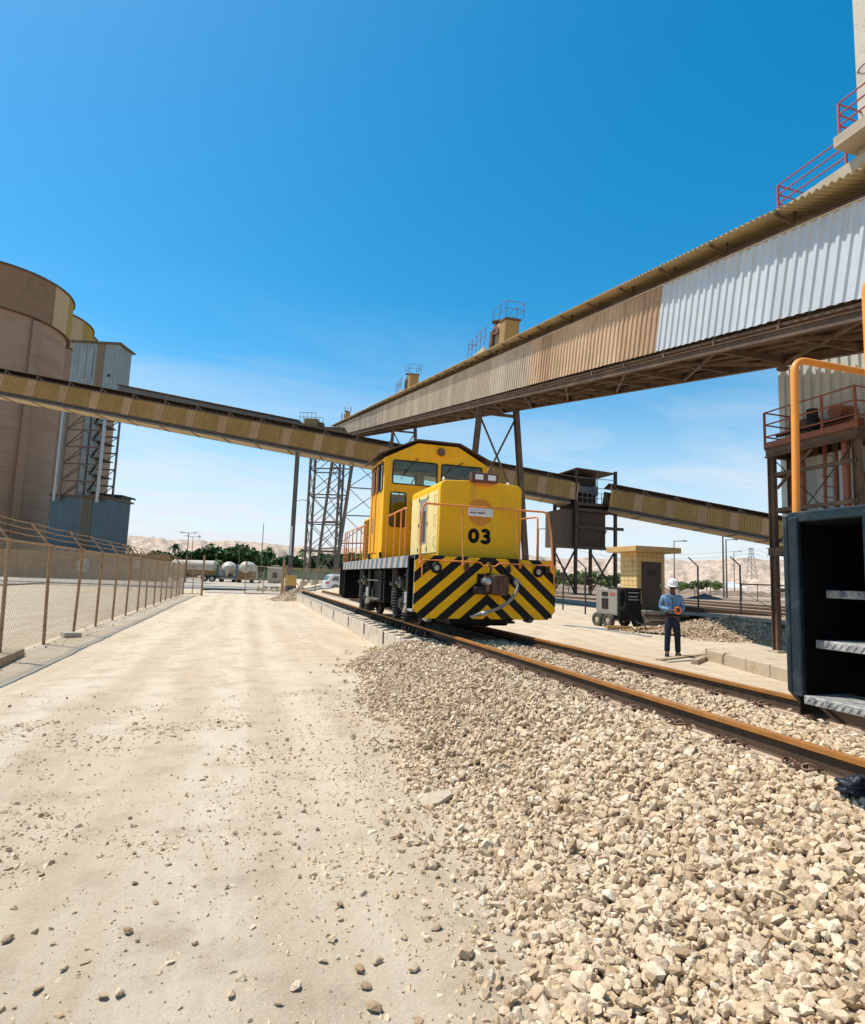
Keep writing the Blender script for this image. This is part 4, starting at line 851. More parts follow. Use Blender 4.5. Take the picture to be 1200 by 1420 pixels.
# ------------------------------------------------------------------ the crossing conveyor
ga = thing('conveyor_gallery', 'long olive yellow conveyor gallery sloping down from the silos across the whole view', 'conveyor')
PA, PB = at(0, 542, d=62), at(1073, 745, d=62); AM = frame_empty(ga, PA, PB-PA); AL = (PB-PA).length
AMI = AM.inverted()
def apt(s, y, z): return AM @ Vector((s, y, z))
pa = [corr_sheet(.85, 0, 1.78, 3, .075, 0.0, 1).mesh('panel', m) for m in (m_shy, m_shp)]
SJ = (AMI @ at(829, 690, d=61)).x          # where the junction tower stands
ra = roof_sheet(1.7, 9, [(-.42,2.30),(.3,2.42),(1.3,2.62),(2.3,2.42),(3.0,2.30)], .03).mesh('roof_sheet', m_roofd)
n = 0; s = -13.6
while s < AL+14:
    if not (SJ-2.6 < s < SJ+1.5):
        put('panel', pa[1 if n % 4 == 3 else 0], ga, (s, 0, random.uniform(-.01,.01)))
        if n % 2 == 0: put('roof_sheet', ra, ga, (s, 0, 0))
        if n % 4 == 0:
            MB().bar((0,.05,1.7),(0,.05,2.35),.10,.10).bar((.1,.05,2.25),(.8,.05,1.82),.05,.06).build('eaves_post', m_steelgr, ga, loc=(s,0,0))
            MB().bar((0,.06,-.45),(0,2.5,-.45),.10,.14).build('cross_beam', m_steelbr, ga, loc=(s,0,0))
    s += .85; n += 1
for a, b in ((-13.6, SJ-2.4), (SJ+1.6, AL+14)):
    MB().box(a,b,.10,2.55,-.46,-.40).build('soffit', m_dust, ga)
    for y in (.06, 2.56): MB().ibeam((a,y,-.26),(b,y,-.26),.42,.14,.03).build('bottom_chord', m_steelgr, ga); MB().bar((a,y,1.86),(b,y,1.86),.10,.14).build('top_chord', m_steelbr, ga)
    MB().box(a,b,2.60,2.64,0,1.8).build('rear_cladding', m_shy, ga)
    MB().bar((a,.9,1.3),(b,.9,1.3),.9,.08).build('conveyor_belt', m_rubber, ga)
    MB().tube((a,-.03,-.22),(b,-.03,-.22),.05,6).build('pipe', m_black, ga)
bent = thing('support_column', 'tall slim paired steel column carrying the crossing conveyor beside the gate', 'column')
ca = apt((AMI @ at(413, 622, d=62)).x, .15, -.5); bent.location = (ca.x, ca.y, 0)
for dy in (0, 2.1):
    e = Vector((0.11*dy, .96*dy, 0)); MB().ibeam(e, e+Vector((0,0,ca.z-.0)), .36, .30, .03, up=(1,0,0)).build('leg', m_steelgr, bent)
for k in range(5):
    z0, z1 = .6+k*(ca.z-1)/5, .6+(k+1)*(ca.z-1)/5; MB().bar((0,0.1,z0),(.22,2.0,z1),.06,.06).bar((0,.1,z1),(.22,2.0,z1),.06,.06).build('brace', m_steelbr, bent)
MB().tube((.1,-.1,ca.z*.64),(1.0,-.25,ca.z*.655),.03,6).lathe([(0,-.04),(.10,-.03),(.13,.02),(.05,.06)], 10, (1.15,-.25,ca.z*.65), 'z').build('lamp_arm', m_steelgr, bent)
MB().box(-.16,.0,-.22,-.17,3.6,6.6).build('warning_strip', m_white, bent)

# ------------------------------------------------------------------ junction tower
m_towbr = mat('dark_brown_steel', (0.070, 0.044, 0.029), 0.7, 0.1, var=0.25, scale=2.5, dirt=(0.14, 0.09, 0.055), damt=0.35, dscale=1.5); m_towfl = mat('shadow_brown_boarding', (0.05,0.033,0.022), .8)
JB = at(798, 822, d=61); jt = thing('junction_tower', 'dark brown steel transfer tower where the crossing conveyor is interrupted', 'tower', (JB.x, JB.y, 0.55))
JW, JD, JH = 4.75, 4.3, 13.3
for x, y, h in ((0,0,JH),(JW,0,JH),(-.1,JD,JH-.8),(JW-.3,JD,JH-.8)): MB().ibeam((x,y,0),(x,y,h),.30,.28,.03,up=(0,1,0)).build('column', m_towbr, jt)
hopw = corr_sheet(3.5, 5.0, 8.7, 14, .05, .18, 1)
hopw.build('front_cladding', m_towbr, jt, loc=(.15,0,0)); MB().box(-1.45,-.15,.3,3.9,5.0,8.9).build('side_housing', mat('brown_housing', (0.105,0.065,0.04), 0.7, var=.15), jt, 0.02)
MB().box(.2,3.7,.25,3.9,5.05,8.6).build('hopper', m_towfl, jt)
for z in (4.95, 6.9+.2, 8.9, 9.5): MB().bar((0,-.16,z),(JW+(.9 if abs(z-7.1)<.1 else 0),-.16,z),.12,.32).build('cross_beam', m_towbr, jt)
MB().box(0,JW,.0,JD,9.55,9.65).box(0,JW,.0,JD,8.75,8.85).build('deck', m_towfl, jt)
r_ = MB()
for k in range(9): r_.bar((.1+k*.57,-.16,9.6),(.1+k*.57,-.16,10.75),.05,.05)
for z in (10.2, 10.75): r_.bar((0,-.16,z),(JW,-.16,z),.05,.05)
r_.build('guard_rail', m_steelgr, jt)
MB().tube((-.6,1.4,11.5),(2.6,1.4,11.2),.42,16).box(2.7,3.3,1.0,1.8,10.7,11.7).build('head_drum', mat('grey_machinery', (0.17,0.18,0.19), 0.5, 0.2), jt, 0.02)
MB().box(.1,3.6,1.9,4.1,9.7,12.9).build('inner_shade_box', m_towfl, jt)  # dark box added so the open upper room reads as shaded
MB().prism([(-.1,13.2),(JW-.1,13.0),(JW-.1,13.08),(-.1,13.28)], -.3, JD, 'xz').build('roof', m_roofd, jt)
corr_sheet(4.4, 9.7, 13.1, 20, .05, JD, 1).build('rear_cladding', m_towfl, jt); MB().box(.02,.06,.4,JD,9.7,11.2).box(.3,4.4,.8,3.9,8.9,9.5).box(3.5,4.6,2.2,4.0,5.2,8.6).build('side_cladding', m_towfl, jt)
for x in (2.45,): MB().bar((x,-.12,9.6),(x,-.12,13.0),.07,.07).build('post', m_steelgr, jt)
for z in (11.3,12.3): MB().bar((0,-.12,z),(JW,-.12,z),.05,.06).build('brace', m_steelgr, jt)
for x0, x1, ya, yb in ((0,-.1,0,JD),(JW,JW-.3,0,JD)):
    MB().bar((x0,ya,.2),(x1,yb,4.8),.14,.14).build('brace', m_towbr, jt); MB().bar((x0,ya,4.8),(x1,yb,.2),.14,.14).build('brace', m_towbr, jt); MB().bar((x0,ya,1.9),(x1,yb,1.9),.10,.16).build('cross_beam', m_towbr, jt)
MB().bar((3.6,-.1,6.9),(2.9,.2,5.1),.12,.12).build('brace', m_towbr, jt)
for x, y in ((0,0),(JW,0),(-.1,JD),(JW-.3,JD)): MB().box(x-.4,x+.4,y-.4,y+.4,-.3,.15).build('footing', m_conc, jt)

# ------------------------------------------------------------------ lattice towers behind the crossing conveyor
lt = thing('lattice_tower', 'slender grey lattice tower behind the crossing conveyor, a machine platform on top', 'tower')
q0 = at(421, 806, d=73); lt.location = (q0.x, q0.y, 0.6); TWD, TDP, TH = 3.7, 3.0, 19.6
xd = Vector((.954,-.299,0)); yd = Vector((.299,.954,0))
def lp(a, b, z): v = xd*(a*TWD)+yd*(b*TDP); return (v.x, v.y, z)
for a, b in ((0,0),(1,0),(0,1),(1,1)): MB().ibeam(lp(a,b,0), lp(a,b,TH), .26, .26, .03, up=yd).build('leg', m_steelgr, lt); MB().box(lp(a,b,0)[0]-.4,lp(a,b,0)[0]+.4,lp(a,b,0)[1]-.4,lp(a,b,0)[1]+.4,-.5,.3).build('footing', m_conc, lt)
lv = [0.6,4.1,7.6,11.1,14.4,17.8]
for i, z in enumerate(lv):
    for p, q in (((0,0),(1,0)),((0,1),(1,1)),((0,0),(0,1)),((1,0),(1,1))):
        if i: MB().bar(lp(*p,z), lp(*q,z), .12, .14).build('cross_beam', m_steelgr, lt)
        if i < 5: MB().bar(lp(*p,z), lp(*q,lv[i+1]), .08, .08).bar(lp(*q,z), lp(*p,lv[i+1]), .08, .08).build('brace', m_steelgr, lt)
MB().bar(lp(-.5,.5,TH),lp(1.1,.5,TH),3.0,.3).build('platform', m_steelbr, lt)
MB().bar(lp(-.35,.5,TH+.7),lp(.12,.5,TH+.7),1.6,1.3).build('casing', m_shy, lt, 0.02); MB().bar(lp(.12,.5,TH+.5),lp(.30,.5,TH+.5),1.2,.9).build('motor', m_steelbr, lt)
r_ = MB()
for k in range(7): r_.bar(lp(-.48+k*.135,0.1,TH+.2), lp(-.48+k*.135,0.1,TH+2.0 if k < 5 else TH+1.3), .05, .05)
r_.bar(lp(-.48,.1,TH+2.0),lp(.06,.1,TH+2.0),.05,.05).bar(lp(-.48,.1,TH+1.4),lp(.33,.1,TH+1.4),.05,.05).build('guard_rail', m_steelgr, lt)
def bent_tower(tops, bots, d, label, lvls=(.04,.24,.44,.64,.84,.99)):
    o = thing('trestle', label, 'trestle', (0,0,0), 0, 'trestles under the rising gallery')
    T = [at(*p, d=d) for p in tops]; Bq = [at(*p, d=d) for p in bots]; o0 = (Bq[0]+Bq[1])/2; o.location = o0
    for a, b in zip(Bq, T): MB().ibeam(a-o0, b-o0, .36, .30, .03, up=(0,1,0)).build('leg', m_steelgr, o); MB().box(*[v for c_ in zip((a-o0)-Vector((.45,.45,.5)), (a-o0)+Vector((.45,.45,.15))) for v in c_]).build('footing', m_conc, o)
    for i in range(len(lvls)-1):
        L = lambda k, s_: Bq[s_].lerp(T[s_], k)-o0
        MB().bar(L(lvls[i],0), L(lvls[i+1],1), .08, .08).build('brace', m_steelgr, o); MB().bar(L(lvls[i],1), L(lvls[i+1],0), .08, .08).build('brace', m_steelgr, o); MB().bar(L(lvls[i+1],0), L(lvls[i+1],1), .12, .14).build('cross_beam', m_steelgr, o)
bent_tower([(464,618),(492,622)], [(437,806),(465,803)], 70, 'leaning grey trestle with crossed braces just right of the lattice tower')
bent_tower([(494,606),(540,612)], [(464,800),(512,798)], 76, 'wide leaning trestle with crossed braces partly behind the yellow cab')

# ------------------------------------------------------------------ clad building, platform and chimney at the right
XB = 14.8
bd = thing('clad_building', 'tall grey corrugated building with concrete roof ledges behind the right hand platform', 'building', (XB, 13.4, 0))
# corrugated wall facing the track, running towards the camera
wpanel = corr_sheet(1.12, 0, 12.3, 4, .06, 0, 1).mesh('panel', mat('pale_grey_wall_sheet', (0.52,0.53,0.50), 0.55, 0.1, var=.08, scale=1, dirt=(0.42,0.37,0.29), damt=.3, streak=True, rnd=.04))
for k in range(14): put('panel', wpanel, bd, (0, -k*1.12, 0.2), (0,0,R(-90)))
MB().box(.01,9,-.12,0.0,.2,12.5).build('end_wall', m_shw, bd); MB().box(.10,9,-15.5,-.13,.2,12.4).build('core', m_conc, bd)
MB().box(-.55,9.5,-16,-.50,12.50,12.82).build('roof_ledge', m_concslab, bd, 0.01); 
MB().box(-.30,9,-16,-2.9,12.82,13.15).box(-.95,9.5,-16,-2.75,13.15,13.45).build('upper_ledge', m_concslab, bd, 0.01)
def railing(par, pts, h, m, name='guard_rail', mids=(1.0,.66,.33), step=1.5, r=.022):
    mb = MB()
    for p, q in zip(pts, pts[1:]):
        p, q = Vector(p), Vector(q); nn = max(1, int(round((q-p).length/step)))
        for k in range(0 if p == Vector(pts[0]) else 1, nn+1): e = p.lerp(q, k/nn); mb.bar(e, e+Vector((0,0,h)), .05, .05)
        for f in mids: mb.tube(p+Vector((0,0,h*f)), q+Vector((0,0,h*f)), r, 6)
    return mb.build(name, m, par)
railing(bd, [(1.2,-.6,12.82),(-.45,-.6,12.82),(-.45,-2.7,12.82)], .85, m_redrail)
railing(bd, [(.9,-2.85,13.45),(-.85,-2.85,13.45),(-.85,-12,13.45)], .92, m_redrail)
ch = thing('chimney', 'square pale concrete stack rising from the roof of the grey building', 'chimney', (0,0,0))
cb_ = at(1216, 178, d=15.6); ch.location = cb_
MB().box(-.24,.28,-.3,.3,-1.0,9).build('shaft', mat('pale_concrete', (0.52,0.46,0.37), 0.9, var=.12, scale=1.5, dirt=(.38,.3,.2), damt=.3), ch, 0.015, seg=1)
MB().path(arc((.02,0,1.75),.36,0,360,16,(1,0,0),(0,1,0)), .015, 5).tube((-.1,-.36,1.75),(1.2,-.8,2.3),.015,5).path(arc((-.18,-.33,1.62),.07,0,300,8,(1,0,0),(0,0,1)),.012,5).build('cable', m_grease, ch)
MB().box(.285,.60,-.3,.3,-1,9).build('dark_side', m_steelbr, ch)  # dark brown side of the stack, built as its own box

sp = thing('steel_platform', 'rusty brown steel access platform with railings and ladder against the grey building', 'platform', (13.83, 10.35, 0.5))
PLW, PLL, PH = 0.92, 2.65, 5.15
for x, y in ((.1,PLL-.1),(.1,.1),(.8,.1),(.8,PLL-.1)):
    MB().box(x-.18,x+.18,y-.18,y+.18,-.9,-.42).build('footing', m_concslab, sp, .02); MB().ibeam((x,y,-.43),(x,y,PH-.2),.18,.15,.02,up=(0,1,0)).build('column', m_steelbr, sp)
for p, q in (((0,0),(0,PLL)),((0,PLL),(PLW,PLL)),((PLW,0),(PLW,PLL)),((0,0),(PLW,0))):
    MB().ibeam((*p,PH-.12),(*q,PH-.12),.24,.12,.02).build('edge_beam', m_steelbr, sp); MB().ibeam((*p,2.25),(*q,2.25),.20,.12,.02).build('edge_beam', m_steelbr, sp)
MB().box(.02,PLW,.02,PLL,PH,PH+.05).build('deck', m_floorbr, sp)
for z in (2.36, 0.0):
    if z: MB().box(.1,PLW,.1,PLL-.1,z,z+.04).build('lower_deck', m_floorbr, sp)
railing(sp, [(PLW,PLL,PH),(-.02,PLL,PH),(-.02,0,PH),(PLW,-.02,PH)], 1.05, m_rustrail, step=1.0)
MB().bar((-.03,PLL,PH+.1),(-.03,0,PH+.1),.02,.16).build('toe_board', m_rustrail, sp)
for a in ((.1,.15,2.4),(.1,PLL-.15,2.4)):
    b = (.1,PLL-.15,PH-.3) if a[1] < 1 else (.1,.15,PH-.3); MB().tube(a, b, .014, 5).build('tie_rod', m_grease, sp)
ld = MB()
for x in (-.2,.2): ld.bar((.6+x,1.3,.2),(.75+x,1.3,PH),.05,.06)
for k in range(17): ld.tube((.4,1.3,.3+k*.28),(.8,1.3,.3+k*.28),.014,5)
ld.build('ladder', m_rustrail, sp)
MB().box(.35,.8,.4,1.2,PH+.05,PH+.45).tube((.3,.8,PH+.65),(.88,.8,PH+.65),.2,12).build('machine', m_rustrail, sp, 0.02)
MB().box(.5,.88,1.6,2.2,PH+.05,PH+.75).build('cabinet', m_floorbr, sp, 0.02)
roof_sheet(1.3, 6, [(.2,3.0-.95),(1.5,3.1-.95)], .04).build('canopy_sheet', m_roofs, sp, loc=(-.3,-.9,-.25))
for x, y, w in ((.25,.5,.09),(.45,1.9,.07),(.7,2.3,.06)): MB().tube((x,y,.0),(x,y,PH),w,8).build('pipe', m_rustrail, sp, smooth=40)
for z in (1.2,3.4,4.4): MB().bar((.1,.1,z),(.1,PLL-.1,z),.08,.10).bar((.1,PLL-.1,z),(.85,PLL-.1,z),.08,.10).build('cross_beam', m_steelbr, sp)
MB().bar((.1,.12,3.5),(.8,.12,4.9),.06,.06).build('brace', m_steelbr, sp); MB().bar((.1,1.3,4.9),(.1,2.4,4.0),.06,.06).build('brace', m_steelbr, sp)
MB().box(.15,.75,.5,1.0,2.42,3.3).box(.2,.7,1.5,2.0,2.42,3.0).build('switch_cabinet', m_floorbr, sp, .02)
for k in range(5): MB().bar((.5,.5+k*.02,PH+.3+k*.1),(.9,.7,PH+.3+k*.1),.03,.03).build('pipe_bracket', m_rustrail, sp)
MB().tube((.15,.2,PH+.4),(.15,2.4,PH+.35),.06,8).tube((.4,1.5,PH+.1),(.4,1.5,PH+.9),.14,12).build('hose_pipe', m_grease, sp)
fl = thing('flood_lamp', 'flat black flood lamp on a thin mast in front of the grey wall', 'lamp', (0,0,0)); e = at(1102, 516, d=16.2); fl.location = (e.x, e.y, e.z)
MB().tube((0,0,-1.6),(0,0,0),.02,6).tube((0,0,0),(-.16,.0,.03),.018,5).build('mast', m_grease, fl); MB().lathe([(0,-.03),(.14,-.02),(.17,.03),(.06,.07)], 10, (-.34,.05,.05), 'z').build('lamp_head', m_steelbr, fl)

# ================================================================== chain link fence, gate, yard
def og(px, py, dz=0.0):
    z = 0.0
    for _ in range(12): p = at(px, py, z=z); z = 0.5*z+0.5*(float(gz(np.array([p.x]), np.array([p.y]), False)[0])+dz)
    p = at(px, py, z=z); return Vector((p.x, p.y, gz1(p.x, p.y)+dz))
FX, FH, FS = -3.93, 2.10, 2.27
def chain_link(w, h, pitch, r, y=0.0):
    mb = MB(); d = pitch
    def strip(x0, z0, x1, z1, yo):
        p, q = Vector((x0,y+yo,z0)), Vector((x1,y+yo,z1)); mb.tube(p, q, r, 3, caps=False)
    k = -h
    while k < w:
        a, b = max(k, 0), min(k+h, w)
        strip(a, a-k, b, b-k, .003); strip(a, h-(a-k), b, h-(b-k), -.003); k += d
    return mb
fence = thing('chain_link_fence', 'rusty chain link fence with leaning barbed wire arms along the dirt road', 'fence', (FX, 9.93, 0))
NB = 15; clm_ = chain_link(FS, 2.0, .085, .0028).mesh('wire_mesh', m_wire)
postm = MB().tube((0,0,-.2),(0,0,FH+.02),.033,8).mesh('post', m_fence, smooth=60)
armm = MB().bar((0,0,FH-.03),(-.34,-.02,FH+.42),.035,.035).mesh('arm', m_fence)
for k in range(NB+1):
    l1, l2 = random.uniform(-.022,.022), random.uniform(-.03,.02)
    p = put('post', postm, fence, (random.uniform(-.03,.03), k*FS, 0), (l1, l2, 0))
    put('arm', armm, p, (0,0,0), (random.uniform(-.06,.06),0,random.uniform(-.1,.1)))
    if k < NB: put('wire_mesh', clm_, fence, (-.035, k*FS, .06), (0,0,R(90)))
    if k < NB: MB().tube((0,k*FS,FH-.03),(0,(k+1)*FS,FH-.03+random.uniform(-.01,.01)),.025,6).build('top_rail', m_fence, fence)
for f in (.35,.68,1.0):
    pts = []
    for k in range(NB+1):
        pts.append((-.34*f, k*FS, FH+.42*f))
        if k < NB: pts.append((-.34*f+.01, (k+.5)*FS, FH+.42*f-.035))
    mb = MB().path(pts, .006, 4)
    for k in range(NB*9): y = k*FS/9; mb.bar((-.34*f-.03,y,FH+.42*f-.03),(-.34*f+.03,y,FH+.42*f),.008,.008)
    mb.build('barbed_wire', m_fence, fence)
p = og(24, 922, .0); o = tag(MB().box(-.16,.16,-1.25,1.05,0,.17).build('timber_beam', m_plank, None, 0.012, loc=(-3.86, p.y+.1, gz1(-3.86,p.y)-.02)), 'long squared timber lying at the foot of the fence', 'timber'); o.rotation_euler = (0,0,R(3))
p = og(98, 884); o = tag(MB().box(-.19,.19,-.11,.11,0,.14).build('concrete_block', m_conc, None, 0.012, loc=(p.x, p.y, p.z-.02)), 'small broken concrete block beside a fence post', 'block'); o.rotation_euler = (R(4),R(3),R(35))
a = [og(*q, .02) for q in ((0,812),(70,809),(150,811),(240,816))]
tag(MB().path(a, .10, 8).build('black_pipe', m_rubber), 'long black pipe lying across the sandy yard behind the fence', 'pipe')
# gate
gl = thing('gate', 'narrow fixed gate panel of rusty tubes at the end of the fence', 'gate', (FX, 44.0, 0))
def leaf(par, w, h, m, mids=(.5,), z0=.10, r=.035):
    for x in (0, w): MB().tube((x,0,z0-.05),(x,0,h),r,7).build('upright', m, par)
    for z in [z0, h-.06]+[z0+(h-z0)*f for f in mids]: MB().tube((0,0,z),(w,0,z),r*.8,6).build('bar', m, par)
    MB().tube((w*.5,0,z0),(w*.5,0,h-.06),r*.8,6).build('upright', m, par)
    chain_link(w, h-z0-.08, .12, .003).build('wire_mesh', m_wire, par, loc=(0,-.03,z0))
leaf(gl, 1.15, 2.1, m_fence, (.5,)); MB().tube((1.18,-.02,-.2),(1.18,-.02,2.75),.07,8).build('gate_post', m_fence, gl)
gr = thing('gate', 'open swing gate leaf of rusty tubes at the end of the road', 'gate', (.06, 48.6, 0), R(-12)); leaf(gr, 2.75, 2.25, m_fence, (.52,)); MB().tube((0,0,2.2),(0,.05,2.55),.07,7).build('finial', m_fence, gr)
gp = tag(MB().tube((0,0,-.2),(0,0,2.75),.08,8).build('gate_post', m_fence, None, loc=(2.78,46.6,0)), 'tall rusty gate post beside the yellow barrier box', 'post')
bx = thing('barrier_box', 'yellow and black barrier machine box beside the gate post', 'box', at(403, 821, z=.12))
MB().box(-.42,.42,-.35,.35,0,.55).build('base', m_black, bx); MB().box(-.43,.43,-.36,.36,.55,1.45).build('cabinet', mat('ochre_box_paint', (0.50,0.26,0.02), .5, var=.15, dirt=(.25,.14,.05), damt=.4), bx, 0.02); MB().bar((.45,0,.8),(1.0,-.2,.25),.06,.06).box(.85,1.12,-.3,-.1,.1,.5).build('stay', mat('ochre_paint', (0.50,0.27,0.03), .5), bx)
a, b = og(280,817.5,.06), og(341,818.5,.06); tag(MB().tube(a, b, .10, 8).build('black_pipe', m_rubber), 'black pipe lying across the road behind the gate', 'pipe')
yf = thing('chain_link_fence', 'plain thin fence running right from the gate behind the track', 'fence', (3.0, 47.5, 0))
for k in range(5): MB().tube((k*2.4,k*.9,0),(k*2.4,k*.9,2.2),.04,6).build('post', m_fence, yf)
MB().tube((0,0,2.15),(9.6,3.6,2.15),.03,6).build('top_rail', m_fence, yf)
chain_link(10.2, 2.1, .14, .003).build('wire_mesh', m_wire, yf).rotation_euler = (0,0,math.atan2(.9,2.4))

# ballast heaps
def heap(name, label, c, rx, ry, h, n, s, rz=0, seed=3):
    o = MB(); rings, seg = 7, 26; vs = []
    for i in range(rings+1):
        t = i/rings
        for k in range(seg):
            a = 2*math.pi*k/seg; w = 1+.18*math.sin(3*a+seed)+.1*math.sin(7*a+seed*2); vs.append((rx*t*w*math.cos(a), ry*t*w*math.sin(a), h*(1-t)**1.0*(1+.15*math.sin(5*a+t*4))-.10*t))
    o.add(vs, [(i*seg+k, i*seg+(k+1) % seg, (i+1)*seg+(k+1) % seg, (i+1)*seg+k) for i in range(rings) for k in range(seg)])
    b = o.build(name, m_bed, None, smooth=60, loc=c); b.rotation_euler = (0,0,rz); tag(b, label, 'heap')
    rg_ = np.random.default_rng(seed); t = np.sqrt(rg_.random(n))*1.12; a = rg_.uniform(0, 6.283, n); w = 1+.18*np.sin(3*a+seed)+.1*np.sin(7*a+seed*2)
    S_ = np.clip(rg_.lognormal(math.log(s), .3, n), s*.5, s*2); Z_ = np.where(t < 1, h*(1-np.minimum(t,1))*(1+.15*np.sin(5*a+t*4))-.08*t, -.10)+S_*.3+.05
    stone_soup('loose_stones', np.stack([rx*t*w*np.cos(a), ry*t*w*np.sin(a), Z_], -1), S_, m_stone, b, SK_LO, seed)
c = og(408, 832); heap('ballast_heap', 'low heap of pinkish ballast at the road end beside the rail', (c.x+.3, c.y, 0.0), 1.9, 2.6, .75, 1500, .055, 0, 3)
c = og(1015, 884); heap('ballast_heap', 'spread heap of ballast behind the concrete apron', (c.x+.5, c.y+.5, c.z), 3.4, 1.7, .55, 3600, .038, R(-18), 5)

# bushes, trees, palms
def leaf_mat(name, c, v=.3): return mat(name, c, .75, var=v, scale=.9, rnd=.25)
m_leafd = leaf_mat('dark_foliage', (.050,.10,.022)); m_leafm = leaf_mat('mid_foliage', (.115,.16,.04)); m_palm = leaf_mat('palm_fronds', (.10,.14,.04)); m_trunk = mat('trunk_bark', (.16,.11,.07), .9, var=.3)
def crown(rx, rz, n, leaf, seed, lobes=7):
    r_ = random.Random(seed); mb = MB(); L = [(r_.uniform(-.6,.6)*rx, r_.uniform(-.6,.6)*rx, r_.uniform(-.45,.5)*rz, r_.uniform(.35,.6)) for _ in range(lobes)]
    for _ in range(n):
        lx, ly, lz, lr = r_.choice(L); v = Vector((r_.gauss(0,1), r_.gauss(0,1), r_.gauss(0,1))).normalized()*(r_.random()**.45)
        p = Vector((lx+v.x*lr*rx, ly+v.y*lr*rx, lz+v.z*lr*rz)); a = Vector((r_.gauss(0,1), r_.gauss(0,1), r_.gauss(0,.6))).normalized(); b = a.orthogonal().normalized(); b = Matrix.Rotation(r_.uniform(0,6.28), 3, a) @ b
        s_ = leaf*r_.uniform(.6,1.3); mb.quad(p-a*s_, p-b*s_*.55, p+a*s_, p+b*s_*.55)
    return mb
def tree_proto(name, label, rx, rz, h, n, leaf, m, seed, group):
    o = thing(name, label, 'tree', (0,0,0), 0, group)
    t = MB().tube((0,0,-.3),(.1,0,h*.55),.22,7,r2=.12)
    for k in range(4): a = k*1.6+seed; t.tube((.1,0,h*.42),(.1+math.cos(a)*rx*.5, math.sin(a)*rx*.5, h*.8),.10,5,r2=.04)
    t.build('trunk', m_trunk, o); crown(rx, rz, n, leaf, seed).build('crown', m, o, loc=(0,0,h-rz*.75), recalc=False); return o
def palm_proto(label, h, seed):
    o = thing('palm_tree', label, 'palm', (0,0,0), 0, 'date palms in the grove'); r_ = random.Random(seed)
    MB().path([(0,0,-.3),(.1,.05,h*.5),(.05,.1,h)], [.28,.22,.20], 7).build('trunk', m_trunk, o); f = MB()
    for k in range(26):
        a = k*2.4; el = r_.uniform(-.25,1.25); L = r_.uniform(2.0,2.8); pv = None; u = Vector((math.cos(a), math.sin(a), 0)); sd = Vector((-u.y, u.x, 0))
        for j in range(5):
            t = j/4; p = Vector((.05,.1,h))+u*(L*t*math.cos(el)*(1-.1*t))+Vector((0,0,L*(math.sin(el)*t-.75*t*t)))
            w = .34*(1-.75*abs(t-.35)); q = (p-sd*w-Vector((0,0,w*.5)), p, p+sd*w-Vector((0,0,w*.5)))
            if pv: f.quad(pv[0], q[0], q[1], pv[1]); f.quad(pv[1], q[1], q[2], pv[2])
            pv = q
    f.build('fronds', m_palm, o, recalc=False); return o
TG = 'dense trees of the grove beyond the yard'
tps = [tree_proto('bushy_tree', 'dense dark green tree in the grove behind the tankers', 4.2, 3.4, 6.6, 1300, .55, m_leafd, 1, TG),
       tree_proto('bushy_tree', 'lighter mid green tree in the grove beyond the yard', 3.4, 2.6, 5.0, 1000, .5, m_leafm, 2, TG),
       tree_proto('bushy_tree', 'low bushy green scrub at the foot of the grove', 3.6, 1.7, 2.9, 800, .45, m_leafm, 3, TG)]
pps = [palm_proto('tall date palm rising above the grove', 8.5, 1), palm_proto('short date palm with a spreading crown in the grove', 3.2, 2)]
used = set()
def plant(pr, px, d, sc=1.0, z=0.0):
    p = at(px, 790, d=d); loc = (p.x, p.y, z); rz = random.uniform(0, 6.28)
    if id(pr) not in used: used.add(id(pr)); pr.location = loc; pr.rotation_euler = (0,0,rz); pr.scale = (sc,)*3; return pr
    return dup(pr, loc, rz, None, sc)
def zone(px):
    for lim, t in ((248,'behind the side on tanker'),(300,'between the side on tanker and the mixer truck'),(350,'behind the mixer truck'),(396,'behind the open gate leaf'),(432,'behind the paired support column'),(530,'behind the lattice tower'),(800,'seen left of the transfer tower legs'),(870,'seen between the transfer tower legs'),(1200,'far off near the shade tent')):
        if px < lim: return t
KIND = ('dense dark green tree ', 'lighter mid green tree ', 'low green scrub ')
rt = random.Random(5); TL = []
for px in range(182, 500, 9): TL.append((px+rt.uniform(-3,3), rt.uniform(158,172), rt.choice((1,2,1,0) if px < 290 or px > 375 else (0,0,1,0)), rt.uniform(1.0,1.25)))
for px in range(186, 500, 13): TL.append((px+rt.uniform(-4,4), rt.uniform(148,156), 2, rt.uniform(1.0,1.25)))
TL += [(296,160,0,1.25),(322,156,0,1.2),(344,155,0,1.35),(358,160,0,1.2),(772,170,1,1.1),(790,165,2,1.2),(806,168,1,1.05),(822,172,1,1.1),(838,168,2,1.2),(856,170,1,1.0),(760,160,1,1.0),(952,230,2,1.2),(966,235,1,.95),(980,235,1,1.0),(994,230,1,.95),(940,225,2,1.0)]
scrub_v, scrub_f, so_ = [], [], 0
scrub_me = [c for c in tps[2].children if c.name.startswith('crown')][0]; sv = np.array([v.co[:] for v in scrub_me.data.vertices])+np.array(scrub_me.location[:]); sf = np.array([p_.vertices[:] for p_ in scrub_me.data.polygons])
for px, d, k, sc in TL:
    if k == 2 and px < 500:
        p_ = at(px, 790, d=d); th = random.uniform(0, 6.28); c0, s0 = math.cos(th), math.sin(th); q_ = sv*sc*.95
        scrub_v.append(np.stack([q_[:,0]*c0-q_[:,1]*s0+p_.x, q_[:,0]*s0+q_[:,1]*c0+p_.y, q_[:,2]], -1)); scrub_f.append(sf+so_); so_ += len(sv); continue
    t_ = plant(tps[k], px, d, sc*(.95 if px < 500 else .95), 0.0 if px < 600 else .5); t_['label'] = KIND[k]+zone(px)
